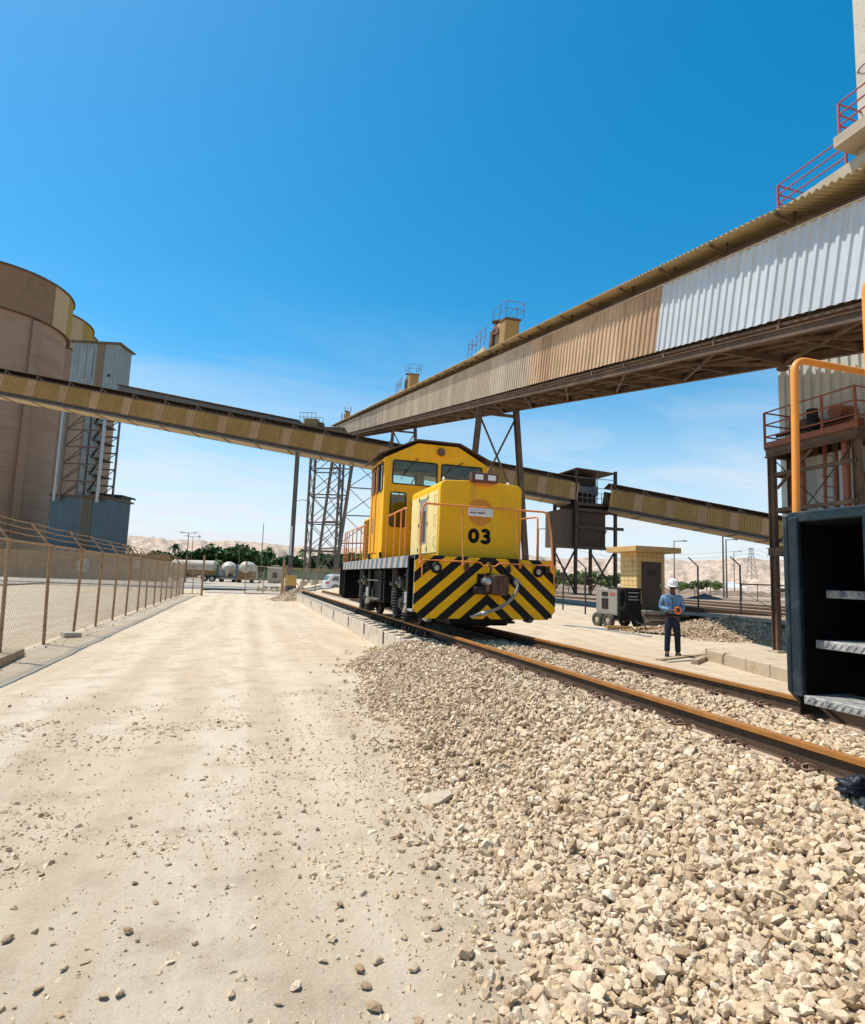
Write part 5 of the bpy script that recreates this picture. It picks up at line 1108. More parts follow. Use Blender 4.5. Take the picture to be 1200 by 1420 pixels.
tag(stuff(put('undergrowth', raw_mesh('undergrowth', np.concatenate(scrub_v), np.concatenate(scrub_f), m_leafm))), 'low green undergrowth filling the foot of the grove beyond the yard', 'scrub')
for px, d, k, sc, lb in [(240,175,0,1.05,'tall date palm rising left of the twin armed lamps'),(175,190,0,1.0,'tall date palm just right of the narrow teal shed'),(318,165,0,.95,'tall date palm above the mixer truck'),(291,158,0,1.0,'tall date palm just right of the twin armed lamps'),(371,225,0,1.3,'tall date palm just right of the slender mast'),(418,225,0,1.25,'tall date palm between support column and lattice tower'),(213,150,1,1.1,'short date palm at the left end of the grove'),(262,148,1,1.1,'short date palm at the foot of the twin armed lamps'),(232,150,1,1,'short date palm under the tall palm left of the lamps'),(300,148,1,1.2,'short date palm left of the mixer truck'),(383,148,1,1,'short date palm above the pale hut'),(448,150,1,1.1,'short date palm behind the lattice tower'),(246,190,0,.78,'small slim date palm beside the tall one by the lamps')]:
    plant(pps[k], px, d, sc)['label'] = lb
# green netted fence and pale hut in front of the grove
gnt = thing('green_screen_fence', 'long green netted fence in front of the grove', 'fence', (0,0,0)); a, b = at(285,790,d=140), at(470,799,d=128)
for k in range(13): p = a.lerp(b, k/12); MB().tube((p.x,p.y,0),(p.x,p.y,2.3),.05,5).build('post', m_steelgr, gnt)
MB().add([(a.x,a.y,.1),(b.x,b.y,.1),(b.x,b.y,2.1),(a.x,a.y,2.1)], [(0,1,2,3)]).build('netting', mat('green_netting', (.05,.13,.085), .8, var=.2), gnt)
hut = thing('guard_hut', 'small pale hut beyond the open gate', 'hut', at(381, 793, z=0) if False else (at(381,797,d=105).x, at(381,797,d=105).y, 0)); MB().box(-1.1,1.1,-1,1,0,2.6).build('wall', m_conc, hut, .02); MB().box(-1.3,1.3,-1.2,1.2,2.6,2.85).build('roof', m_white, hut); MB().box(-.4,.4,-1.03,-1,.9,1.9).build('window', m_glass, hut)
rub = MB(); rg_ = random.Random(4)
stone_soup('rubble', np.array([[at(px,0,d=d).x, at(px,0,d=d).y, gz1(at(px,0,d=d).x, at(px,0,d=d).y)+.1] for px, d in [(random.uniform(412,452), random.uniform(62,74)) for _ in range(160)]]), np.random.default_rng(3).uniform(.1,.42,160), m_stone, ground, SK_LO, 77)

# parked tankers beyond the gate
def wheel(par, x, y, z, r, w, ax='x', m2=None):
    o = MB().lathe([(r*.58,-w*.2),(r*.6,-w/2),(r*.93,-w/2),(r,-w/2+.04),(r,w/2-.04),(r*.93,w/2),(r*.6,w/2),(r*.58,w*.2)], 18, (x,y,z), ax).build('wheel', m_rubber, par, smooth=40)
    MB().lathe([(0,w/2*.75),(r*.3,w/2*.7),(r*.5,w/2*.55),(r*.59,w/2*.96)], 14, (x,y,z), ax).lathe([(0,-w/2*.75),(r*.3,-w/2*.7),(r*.5,-w/2*.55),(r*.59,-w/2*.96)], 14, (x,y,z), ax).build('rim', m2 or m_silver, o, smooth=40); return o
m_tank = mat('dusty_white_tank', (.55,.49,.40), .5, var=.08, scale=.8, dirt=(.42,.32,.21), damt=.35, dscale=.7); m_tanbody = mat('brown_truck_body', (.27,.155,.06), .7, var=.2, scale=1)
p = at(268, 806, d=97); t1 = thing('tanker_trailer', 'long bulk tanker with white tank above brown hoppers, parked side on', 'tanker', (p.x, p.y, 0))
MB().lathe([(0,-3.6),(.7,-3.5),(1.05,-3.1),(1.1,3.0),(.8,3.35),(0,3.5)], 20, (0,0,2.35), 'x').build('tank', m_tank, t1, smooth=40)
MB().prism([(-3.4,2.3),(3.2,2.3),(3.4,1.0),(2.2,.8),(1.2,1.5),(0,.8),(-1.2,1.5),(-2.4,.8),(-3.4,1.4)], -.95, .95).build('hopper', m_tanbody, t1)
for x in (2.9, 1.7, -2.6): 
    for y in (-1.1, 1.1): wheel(t1, x, y, .52, .52, .4, 'y')
MB().box(2.2,3.9,-1.2,1.2,.85,.95).build('mudguard', m_black, t1)
def rear_truck(px, d, label, kind):
    p = at(px, 805, d=d); o = thing('tanker_truck', label, 'truck', (p.x, p.y, 0), R(-6))
    if kind == 0:
        MB().lathe([(0,-1.6),(.55,-1.5),(1.0,-.9),(1.25,0),(1.2,1.6),(.8,3.0)], 22, (0,0,2.2), 'y').build('drum', m_tank, o, smooth=40)
        MB().box(-1.2,1.2,-1.2,5.5,.75,1.0).build('chassis', m_steelgr, o); MB().prism([(-.4,2.3),(.4,2.3),(.15,1.0),(-.15,1.0)], -1.75, -1.35).build('chute', m_tank, o); MB().box(-1.5,-.85,-.8,-.6,.5,2.6).box(.85,1.5,-.8,-.6,.5,1.6).build('frame', m_silver, o); MB().box(-1.25,1.25,-1.3,-1.2,.45,.75).build('bumper', m_tank, o)
        MB().path(bend([(-1.3,-.6,.8),(-1.3,-.6,2.9),(-.7,-.6,3.3)], .3, 3), .05, 6).build('ladder', m_black, o)
    else:
        MB().lathe([(0,-1.4),(.6,-1.3),(1.05,-.9),(1.2,0),(1.2,5.0)], 22, (0,0,2.35), 'y').build('tank', m_tank, o, smooth=40); MB().box(-1.15,1.15,-1.2,4.5,.7,1.9).build('body', m_tanbody, o, .02); MB().box(-1.2,1.2,-1.35,-1.2,.5,.8).build('bumper', m_tanbody, o)
        MB().bar((-1.45,-.5,.6),(-1.45,-.5,3.0),.3,.2).build('blue_frame', mat('blue_steel', (.08,.16,.24), .5), o)
    for x in (-1.0, 1.0):
        for y in (-.6,.7): wheel(o, x, y, .5, .5, .5, 'x')
    MB().box(-1.2,1.2,5.6,7.2,.8,3.0).build('cab', m_tank, o, .1); return o
rear_truck(316, 100, 'mixer truck with a pale round drum seen from behind', 0); rear_truck(340.5, 98, 'tanker truck with white dome over a tan rear box seen from behind', 1)

# white car
p = at(447, 819, d=57); car = thing('parked_car', 'white estate car with a red tail lamp half hidden behind the locomotive', 'car', (p.x+.1, p.y, .13), R(8)); m_carw = mat('white_car_paint', (.72,.73,.74), .25, var=.03, coat=.6)
body = [(0,.32),(-.03,.75),(.06,1.02),(.16,1.06),(3.1,1.02),(4.35,.86),(4.62,.55),(4.6,.28),(4.25,.25)]+[(3.75+.40*math.cos(R(a)), .34+.40*math.sin(R(a))) for a in range(0,181,20)]+[(3.2,.24),(1.4,.24)]+[(.92+.40*math.cos(R(a)), .34+.40*math.sin(R(a))) for a in range(0,181,20)]+[(.4,.28)]
MB().prism(body, -.91, .91).build('body', m_carw, car, .05, smooth=40, seg=3)
MB().prism([(.14,1.03),(.42,1.56),(.75,1.68),(2.2,1.66),(2.75,1.45),(3.25,1.02)], -.78, .78).build('cabin', m_carw, car, .06, smooth=40, seg=3)
MB().prism([(.55,1.10),(.74,1.46),(1.25,1.52),(1.25,1.10)], -.795, -.785).prism([(1.33,1.10),(1.33,1.52),(2.15,1.52),(2.15,1.10)], -.795, -.785).prism([(2.22,1.10),(2.22,1.52),(2.85,1.12)], -.795, -.785).box(.16,.20,-.6,.6,1.12,1.14).build('window', m_glass, car)
MB().add([(.19,-.66,1.12),(.19,.66,1.12),(.43,.60,1.54),(.43,-.60,1.54)], [(0,1,2,3)]).build('rear_window', m_glass, car, loc=(-.035,0,.0))
for y in (-.84,.84): MB().box(-.045,.30,y-.085,y+.085,.78,1.0).build('tail_lamp', mat('tail_lamp_red', (.45,.02,.02), .25), car, .02)
MB().box(.0,.0+.01,-.3,.3,.55,.68).build('number_plate', m_white, car, loc=(-.035,0,0)); MB().bar((1.8,-.91,.95),(2.0,-.91,.95),.03,.03).bar((.9,-.91,.95),(1.1,-.91,.95),.03,.03).build('door_handle', m_silver, car)
MB().box(.9,2.1,-.62,-.58,1.70,1.73).box(.9,2.1,.58,.62,1.70,1.73).build('roof_rail', m_silver, car)
for x in (.92,3.75):
    for y in (-.82,.82): wheel(car, x, y, .34, .345, .22, 'y')

# ================================================================== silos and head houses on the left
m_siloc = mat('pinkish_brown_concrete', (.35,.22,.14), .9, var=.10, scale=.25, dirt=(.27,.165,.10), damt=.4, dscale=.5, hband=True, bump=.2, bscale=2)
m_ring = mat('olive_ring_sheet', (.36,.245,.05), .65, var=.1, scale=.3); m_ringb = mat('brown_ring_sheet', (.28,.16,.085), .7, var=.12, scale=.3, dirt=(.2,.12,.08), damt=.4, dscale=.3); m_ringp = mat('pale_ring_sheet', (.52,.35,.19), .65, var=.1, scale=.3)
def silo(label, px_edge, d, ytop, ring_h, r=10.2, cut=(333,354)):
    e = at(px_edge, 600, d=d); xr = Vector((.954,-.299,0)); p = e-xr*r; zt = at(px_edge+5, ytop, d=d).z; o = thing('silo', label, 'silo', (p.x, p.y, 0), 0, None)
    MB().lathe([(r,-1),(r,zt-ring_h+.3)], 64).build('shaft', m_siloc, o, smooth=40)
    n = 72
    for k in range(n):
        a0, a1 = 2*math.pi*k/n, 2*math.pi*(k+1)/n; mb = MB(); vs = []
        for j in range(9):
            a = a0+(a1-a0)*j/8; rr = r+.45+(.07 if j % 2 else 0); vs += [(rr*math.cos(a), rr*math.sin(a), zt-ring_h), (rr*math.cos(a), rr*math.sin(a), zt)]
        mb.add(vs, [(2*i, 2*i+2, 2*i+3, 2*i+1) for i in range(8)])
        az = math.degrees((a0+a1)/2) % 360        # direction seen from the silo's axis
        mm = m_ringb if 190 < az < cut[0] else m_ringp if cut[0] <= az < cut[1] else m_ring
        mb.build('ring_panel', mm, o, recalc=False)
    MB().lathe([(r-.3,zt-ring_h),(r+.6,zt-ring_h-.1)], 64).lathe([(r+.5,zt),(r+.75,zt),(r+.75,zt+.25),(0,zt+1.5)], 64).build('roof', m_steelbr, o, smooth=30)
    for az_ in (318,): MB().lathe([(r-.1,-1),(r+.35,-1),(r+.35,zt-ring_h-.3),(r-.1,zt-ring_h)], 2, (0,0,0), 'z', 0, R(az_), R(az_+7)).build('pilaster', m_siloc, o)
    return o
silo('nearest tall concrete silo with a brown and olive sheeted top at the left edge', 61, 95, 392, 6.6)
silo('second silo with an olive top just behind the nearest silo', 99, 119, 440, 6.6, cut=(318,339)); silo('third silo barely showing behind the second silo', 110, 142, 459, 5.6, cut=(200,210))
silo('farthest silo shaft behind the grey lattice shaft', 150, 150, 512, 2.0, 9.0)
def clad_box(par, w, dep, z0, z1, name, m, stripe=None):
    mb_ = corr_sheet(w, z0, z1, int(w/.5), .06, 0, 1); mb_.build(name, m, par)
    if stripe: 
        for a, b, mm in stripe: corr_sheet(b-a, z0+.02, z1-.02, max(2, int((b-a)/.5)), .06, -.07, 1).build(name, mm, par, loc=(a,0,0))
    s_ = corr_sheet(dep, z0, z1, int(dep/.5), .06, 0, 1).build(name, m, par, loc=(w,0,0)); s_.rotation_euler = (0,0,R(90)); MB().box(.05,w-.05,.08,dep,z0,z1).build('core', m, par)
    MB().prism([(-.3,z1),(w+.4,z1-.15),(w+.4,z1+.1),(-.3,z1+.25)], -.4, dep+.4).build('roof', m_steelbr, par)
m_bgrey = mat('blue_grey_cladding', (.25,.275,.265), .55, .1, var=.12, scale=.5, dirt=(.22,.17,.12), damt=.3, streak=True); m_bteal = mat('teal_grey_cladding', (.075,.125,.145), .55, .1, var=.12, scale=.5, dirt=(.16,.13,.09), damt=.35, streak=True); m_bbrown = mat('brown_strip_cladding', (.20,.135,.07), .65, var=.12); m_bbrown2 = mat('dull_brown_cladding', (.11,.095,.065), .65, var=.15)
ZR = R(-17.2)
p = at(97, 520, d=88); hh = thing('elevator_tower', 'grey clad bucket elevator tower on a lattice shaft beside the silos', 'tower', (p.x, p.y, 0), ZR)
zt, zb = at(140, 474, d=88).z, at(140, 560, d=88).z
clad_box(hh, 6.9, 3.6, zb+1, zt, 'head_house', m_bgrey, [(3.7,4.8,m_bbrown)])
MB().box(1.3,2.2,-.14,-.07,zt-5.4,zt-.7).box(2.28,3.2,-.14,-.07,zt-5.4,zt-.7).build('shutter', m_bgrey, hh); MB().box(5.6,5.9,-.16,-.05,zb+4,zb+4.4).build('vent', m_black, hh)
for x, y in ((.2,.2),(5.6,.2),(.2,4.5),(5.6,4.5)): MB().bar((x,y,11),(x,y,zb+1),.25,.25).build('leg', m_steelgr, hh)
for x in (-.3, 5.9): MB().tube((x,-.1,11),(x,-.1,zb+1),.22,10).build('pipe', m_silver, hh)
for x in (2.0, 3.1): MB().box(x,x+.75,1.5,2.6,11,zb+1).build('elevator_casing', m_bgrey, hh)
zz = np.linspace(11.5, zb+1, 7)
for i in range(6):
    MB().bar((.2,.2,zz[i+1]),(5.6,.2,zz[i+1]),.16,.2).bar((.2,.2,zz[i]),(2.9,.2,zz[i+1]),.12,.12).bar((5.6,.2,zz[i]),(2.9,.2,zz[i+1]),.12,.12).bar((.2,4.5,zz[i+1]),(5.6,4.5,zz[i+1]),.16,.2).bar((.2,.2,zz[i]),(.2,4.5,zz[i+1]),.1,.1).bar((5.6,.2,zz[i]),(5.6,4.5,zz[i+1]),.1,.1).build('brace', m_steelbr, hh)
    MB().box(3.9,5.4,.6,4.2,zz[i]+1.0,zz[i]+1.1).bar((3.9,.7,zz[i]+1.1),(5.4,.7,zz[i+1]+1),.5,.08).bar((3.9,.6,zz[i]+2.0),(5.4,.6,zz[i]+2.0),.05,.05).build('stair_flight', m_grease, hh)
p = at(63, 760, d=86); b1 = thing('clad_shed', 'dark blue grey clad shed at the foot of the elevator tower', 'shed', (p.x, p.y, 0), ZR); clad_box(b1, 8.3, 6.5, -.5, at(100,687,d=86).z, 'cladding', m_bteal, [(4.6,6.2,m_bbrown2)])
p = at(141, 720, d=92); b2 = thing('clad_shed', 'narrow dark teal shed with a projecting roof right of the elevator tower', 'shed', (p.x, p.y, 0), ZR); clad_box(b2, 2.7, 3, -.5, at(160,687,d=92).z, 'cladding', m_bteal); MB().bar((2.7,2,at(160,687,d=92).z-.1),(4.0,2,at(160,687,d=92).z-.3),.2,.2).build('crane_beam', m_black, b2)
p = at(150, 540, d=96); rb = thing('roof_gallery', 'low dark roofed gallery leaving the elevator tower behind the crossing conveyor', 'gallery', (0,0,0)); a, b = at(172,546,d=72), at(420,596,d=68)
MB().bar(a, b, 2.4, 1.2).build('wall', m_steelgr, rb); MB().bar(a+Vector((0,0,.72)), b+Vector((0,0,.72)), 2.9, .12).build('roof', m_roofd, rb)
a, b = at(-75, 790, d=80), at(232, 800, d=84); wl_ = thing('perimeter_wall', 'long brown rendered wall with faded patches behind the fence', 'wall', (0,0,0)); dw = (b-a); dw.z = 0; L_ = dw.length; wl_.location = (a.x, a.y, 0); wl_.rotation_euler = (0,0,math.atan2(dw.y, dw.x)); m_rend = mat('brown_render', (.31,.18,.09), .9, var=.15, scale=.35, dirt=(.22,.13,.075), damt=.4, dscale=.3)
MB().box(0,L_,0,.5,-.5,3.75).build('wall_face', m_rend, wl_)
for x0, x1, z0, z1, c_ in ((15.9,18.2,.8,2.9,(.44,.37,.31)),(18.6,21.5,.5,2.4,(.36,.17,.13)),(23.5,25.0,1.6,2.9,(.42,.30,.22)),(26.0,27.5,1.0,2.0,(.40,.30,.22))):
    n_ = 11; poly = [((x0+x1)/2+(x1-x0)/2*math.cos(6.283*k/n_)*random.uniform(.7,1.1), (z0+z1)/2+(z1-z0)/2*math.sin(6.283*k/n_)*random.uniform(.7,1.1)) for k in range(n_)]; MB().prism(poly, -.012, -.004).build('paint_patch', mat('faded_patch', c_, .9, var=.25, scale=1), wl_)
for k in range(9): MB().box(k*3.7+1,k*3.7+1.25,-.06,0,-.3,3.78).build('pilaster', m_rend, wl_)

# ================================================================== right hand yard
m_block = mat('cream_block', (.62,.43,.18), .85, var=.10, scale=3, dirt=(.40,.26,.12), damt=.25, rnd=.08)
c = at(884, 846, d=22); bo = thing('block_booth', 'small cream block booth with flat roof and dark steel door', 'booth', (c.x, c.y, c.z)); BWd, BDp, BHt = 1.22, 1.02, 2.15
MB().box(-.15,BWd+.3,-.3,BDp+.2,-1.0,-.004).build('plinth', m_conc, bo, .02); MB().box(.02,BWd-.02,.02,BDp,0,BHt).build('core', mat('mortar', (.33,.24,.13), .95), bo)
def blocks(L, H, bl, bh, fn, openings=()):
    mb = MB(); j = 0; z = 0.0
    while z < H-.01:
        x = 0.0 if j % 2 == 0 else 0; z1 = min(z+bh, H)
        while x < L-.01:
            x1 = min(x+bl, L)
            if not any(a < (x+x1)/2 < b and (z+z1)/2 < c_ for a, b, c_ in openings): fn(mb, x+.006, x1-.006, z+.006, z1-.006)
            x = x1
        z = z1; j += 1
    return mb
stuff(blocks(BDp, BHt, .25, .18, lambda m_, a, b, c_, d_: m_.box(-.012,.03,a,b,c_,d_)).build('brick', m_block, bo)); stuff(blocks(BWd, BHt, .213, .18, lambda m_, a, b, c_, d_: m_.box(a,b,-.012,.03,c_,d_), [(.16,1.08,1.80)]).build('brick', m_block, bo))
MB().box(-.42,BWd+.36,-.50,BDp+.35,BHt,BHt+.20).build('roof', mat('sandy_roof_edge', (.56,.34,.13), .85, var=.12, dirt=(.33,.2,.1), damt=.3), bo, .015)
dr = MB().box(.18,1.06,-.03,.015,.02,1.79).build('door', mat('dark_brown_door', (.065,.045,.028), .5, var=.2, dirt=(.12,.08,.05), damt=.3), bo, .01)
for k in range(6): MB().bar((.42,-.036,1.30+k*.045),(.86,-.036,1.30+k*.045),.02,.012).build('vent_slat', m_grease, dr)
MB().box(.96,1.0,-.06,-.03,.85,1.0).build('handle', m_silver, dr)
for k, (z, y) in enumerate(((-.10,-.55),(-.30,-.85),(-.48,-1.15))): tag(MB().box(-.2,1.75,-.13,.13,-.10,.0).build('wooden_beam', m_steelbr, None, .01, loc=(c.x, c.y+y, c.z+z)), ['uppermost brown beam serving as a step below the booth door','middle brown beam serving as a step below the booth door','lowest brown beam serving as a step below the booth door'][k], 'beam')
# welding set on wheels
q = at(860, 868, d=19.6); wm = thing('welding_machine', 'grey and black engine welding machine on dusty rubber wheels', 'machine', (q.x, q.y, gz1(q.x,q.y)-.01), R(4)); m_mach = mat('dusty_grey_machine', (.29,.265,.22), .6, var=.1, dirt=(.42,.34,.24), damt=.4)
wh = MB().box(-.02,.86,.12,1.25,.42,1.32).build('casing', m_mach, wm, .03, seg=3); MB().box(.0,.86,-.02,.12,.36,1.36).build('front_panel', m_black, wm, .02)
MB().box(-.03,.90,-.06,.6,1.30,1.36).build('lid', m_grease, wm, .02); MB().box(.03,.8,.1,1.2,.26,.42).build('chassis', m_grease, wm)
for k in range(6): MB().bar((-.03,.6+k*.06,.62),(-.03,.6+k*.06,.98),.012,.03).bar((-.03,.6+k*.06,1.05),(-.03,.6+k*.06,1.2),.012,.03).build('vent_slot', m_grease, wh)
MB().box(-.028,-.022,.22,.5,1.08,1.18).build('red_label', mat('faded_red', (.35,.10,.07), .6), wm)
for z in (.95, 1.05, 1.18): MB().box(.32,.74,-.035,-.02,z,z+.035).build('panel_strip', m_silver, wm)
for k in range(4): MB().lathe([(0,-.05),(.05,-.05),(.055,-.02)], 10, (.2+k*.16,0,.72), 'y').build('knob', m_grease, wm)
for rr in (.27,.24,.21): MB().path([(.02+random.uniform(-.03,.03)+rr*.62*math.cos(a), -.10+random.uniform(-.03,.03), .98+rr*1.35*math.sin(a)) for a in np.linspace(0,6.0,16)], .017, 6).build('coiled_cable', m_rubber, wm)
MB().path([(.7,-.04,1.1),(.78,-.12,.8),(.74,-.14,.55),(.86,-.1,.3)], .016, 6).path([(.88,0,1.3),(.98,-.1,.9),(1.2,.1,.5),(1.4,.2,.1)], .012, 5).build('cable', m_rubber, wm)
m_dtyre = mat('dusty_tyre', (.085,.075,.06), .9, var=.2); m_rimd = mat('cream_rim', (.48,.39,.26), .7)
for x, y in ((-.14,.40),(-.14,.98),(.98,.30),(.98,.98)):
    o = MB().lathe([(.13,-.02),(.138,-.08),(.22,-.085),(.245,-.05),(.245,.05),(.22,.085),(.138,.08),(.13,.02)], 20, (x,y,.245), 'x').build('wheel', m_dtyre if x < 0 else m_rubber, wm, smooth=40); MB().lathe([(0,-.05),(.07,-.06),(.13,-.03)], 14, (x,y,.245), 'x').lathe([(0,.05),(.07,.06),(.13,.03)], 14, (x,y,.245), 'x').build('rim', m_rimd, o, smooth=40)
MB().tube((.4,0,.3),(.4,-.75,.16),.03,6).build('tow_bar', m_grease, wm)
# timbers, sheets, planks
def lying(name, label, cat, p, q, w, h, m, bev=.008):
    a, b = og(*p, h/2), og(*q, h/2); c_ = (a+b)/2; o = MB().bar(a-c_, b-c_, w, h).build(name, m, None, bev, loc=c_); return tag(o, label, cat)
lying('timber_beam', 'long yellow brown timber lying in front of the welding machine', 'timber', (842,871), (1022,878), .16, .13, m_brownbeam)
lying('steel_sheet', 'upper pale galvanised strip lying on the sand beside the wheels', 'sheet', (783,867), (862,875), .26, .02, m_galv, 0); lying('steel_sheet', 'lower pale galvanised strip lying on the sand nearer the rails', 'sheet', (812,870), (903,883), .22, .025, m_galv, 0)
lying('steel_bar', 'thin dark bar on the sand behind the worker', 'bar', (880,876), (955,883), .07, .05, m_grease, 0)
lying('wooden_plank', 'long weathered plank lying at the feet of the worker', 'plank', (914,916), (980,907), .17, .04, m_plank, .004); lying('wooden_plank', 'short thick wooden offcut beside the concrete apron', 'plank', (963,919), (982,911), .14, .10, m_plank, .006); lying('wooden_plank', 'flat grey plank nearest the rails below the worker', 'plank', (925,919), (968,915), .12, .03, m_conc, .004)
lying('black_sheet', 'crumpled black rubber sheet lying behind the ballast heap', 'sheet', (975,862), (1003,858), .5, .06, m_rubber, 0); lying('steel_plate', 'long dark steel plate lying behind the ballast heap', 'plate', (1000,861), (1078,866), .35, .05, m_grease, 0); lying('concrete_beam', 'pale slender concrete beam lying at the edge of the yard', 'beam', (970,856), (1082,868), .22, .12, m_conc, .01); lying('steel_bar', 'tilted dark pipe lying near the platform column', 'pipe', (1055,859), (1076,852), .08, .08, m_grease, 0)
# concrete apron
ap = thing('concrete_apron', 'low apron of big concrete blocks to the right of the worker', 'apron', (10.35, 11.55, 0)); dv = Vector((9.55-10.35, 8.6-11.55, 0)); LL = dv.length; ap.rotation_euler = (0,0,math.atan2(dv.y, dv.x))
m_blk = mat('sandy_concrete_block', (.47,.375,.26), .9, var=.13, scale=2, bump=.25, bscale=35, dirt=(.36,.26,.16), damt=.35)
x = 0.0
for k, w in enumerate((.78,.86,.82,.9,.85,.9,.9)):
    MB().box(x+.006,x+w-.006,0.0,.42,-.1,.27+random.uniform(-.006,.008)).build('block', m_blk, ap, .025, seg=2)
    MB().box(x+.006,x+w-.006,.43,1.55,-.1,.262+random.uniform(-.006,.006)).build('block', m_blk, ap, .015, seg=2); x += w
MB().lathe([(.21,-.1),(.21,.26)], 10, (-.0,.21,0), 'z', 0, R(90), R(270)).build('end_block', m_blk, ap, 0)
MB().path([(.75,-.02,.05),(.77,-.015,.2),(.84,.0,.275),(.97,.05,.28)], .008, 5).build('cable', m_rubber, ap)
rag = MB(); r_ = random.Random(9); bm = bmesh.new(); bmesh.ops.create_icosphere(bm, subdivisions=3, radius=1)
for v in bm.verts: n_ = 1+.28*math.sin(v.co.x*5+1)*math.cos(v.co.y*6)+.2*math.sin(v.co.z*9+v.co.x*4); v.co = Vector((v.co.x*.13*n_, v.co.y*.085*n_, v.co.z*.06*n_))
me = bpy.data.meshes.new('plastic_bag'); bm.to_mesh(me); bm.free(); me.materials.append(mat('black_plastic', (.012,.014,.022), .35, var=.3, bump=.6, bscale=35)); me.shade_smooth(); p = at(1190, 1107, z=.5); tag(put('plastic_bag', me, None, (p.x+.02, p.y, gz1(p.x,p.y)+.09)), 'crumpled black plastic bag lying on the ballast beside the rail', 'bag')
# fence posts of the yard
def yard_post(px, py, d, h, label, rest=''):
    p = at(px, py, d=d); o = thing('fence_post', label, 'post', (p.x, p.y, gz1(p.x,p.y)-.05)); zt = at(px, h, d=d).z-o.location.z
    MB().tube((0,0,-.1),(0,0,zt),.035,8).build('pole', m_dkpost, o); MB().bar((0,0,zt),(-.38,.12,zt+.36),.04,.04).build('arm', m_dkpost, o); return o, zt
yard_post(969, 851, 25, 785, 'dark fence post with angled arm right behind the worker'); o, zt = yard_post(1028, 853, 25, 784, 'dark fence post carrying a cross bar near the platform column')
MB().tube((.0,0,zt-.78),(2.2,-1.0,zt-.78),.03,7).build('cross_bar', m_dkpost, o); MB().tube((.05,0,zt-1.1),(2.0,-.9,.05),.012,5).build('stay_wire', m_dkpost, o)
yard_post(781, 842, 26, 786, 'thin dark fence post left of the transfer tower legs'); yard_post(812, 850, 25, 787, 'thin dark fence post in front of the transfer tower')
# rails stored and laid across the yard
RL = [((760,820),(870,829)),((760,826.5),(872,835)),((938,832),(1090,843)),((938,835.5),(1090,847.5)),((938,839.5),(1090,853)),((938,844),(1090,860))]
names = ['farther rail lying across the yard beyond the dark strip','nearer rail lying across the yard beyond the dark strip','farthest of four rails behind the right fence posts','second farthest of four rails behind the right fence posts','second nearest of four rails behind the right fence posts','nearest of four rails behind the right fence posts']
for (p, q), nm in zip(RL, names): lying('yard_rail', nm, 'rail', p, q, .12, .17, m_rustweb, 0)
a, b = og(925,848), og(1095,866); tag(MB().bar(a+Vector((0,.3,.16)), b+Vector((0,.3,.16)), .5, .34).build('steel_trough', m_rustweb, None), 'long dark steel trough lying in front of the yard rails', 'trough')
yb = struct(MB().quad(tuple(at(750,833,z=.64)), tuple(at(1130,870,z=.64)), tuple(at(1130,834,z=.64)), tuple(at(750,815,z=.64))).build('yard_ballast', mat('dark_yard_ballast', (.27,.19,.125), .95, var=.3, scale=3, bump=1, bscale=20)))
# far field: thin fence, rubble bank, dark heap
ff = thing('chain_link_fence', 'thin far fence across the pale sand field at the right', 'fence', (0,0,0)); a, b = at(745, 826, d=66), at(1095, 836, d=66); a.z = b.z = .6
for k in range(17):
    p = a.lerp(b, k/16); MB().tube(p, p+Vector((0,0,1.9)), .045, 5).build('post', m_steelgr, ff)
mb = MB()
for z in (.3,1.0,1.8): mb.tube(a+Vector((0,0,z)), b+Vector((0,0,z)), .014, 4)
mb.build('wire', m_wire, ff)
m_bank = mat('dark_stony_bank', (.20,.135,.095), .95, var=.45, scale=.6, bump=1, bscale=3, dirt=(.36,.27,.19), damt=.4, dscale=.8)
a, b = at(700, 812, d=112), at(1120, 826, d=104); dv = b-a; mb = MB(); n_ = 90
vs = [];
for k in range(n_+1):
    c_ = a+dv*(k/n_)
    for j, (o_, h_) in enumerate(((-3.0,0),(-1.5,1.0),(-.4,1.5),(.8,1.6),(3.5,0))): vs.append((c_.x+.3*o_, c_.y+.95*o_, .3+h_*.75*(1+.12*math.sin(k*.9)+.25*random.uniform(-1,1))))
mb.add(vs, [(k*5+j, (k+1)*5+j, (k+1)*5+j+1, k*5+j+1) for k in range(n_) for j in range(4)]); struct(mb.build('rubble_bank', m_bank))
c_ = at(978, 833, d=62); heap('gravel_heap', 'low dark gravel heap on the sand beyond the rails', (c_.x, c_.y, .55), 2.4, 1.6, .62, 40, .05, 0, 8); hp = bpy.data.objects.get('gravel_heap'); hp.data.materials[0] = mat('dark_gravel', (.10,.085,.075), .9, var=.3, scale=6)
c_ = at(1010, 803, d=300); tn = thing('tent_shade', 'pale peaked shade tent far away at the foot of the hills', 'tent', (c_.x, c_.y, .6)); MB().add([(-9,-4,2.4),(9,-4,2.4),(9,4,2.4),(-9,4,2.4),(-2,0,5.4),(3,0,5.2)], [(0,1,5,4),(1,2,5),(2,3,4,5),(3,0,4)]).build('canopy', m_white, tn)
for x in (-8.5,0,8.5): MB().tube((x,-3.8,0),(x,-3.8,2.5),.1,5).build('pole', m_steelgr, tn)
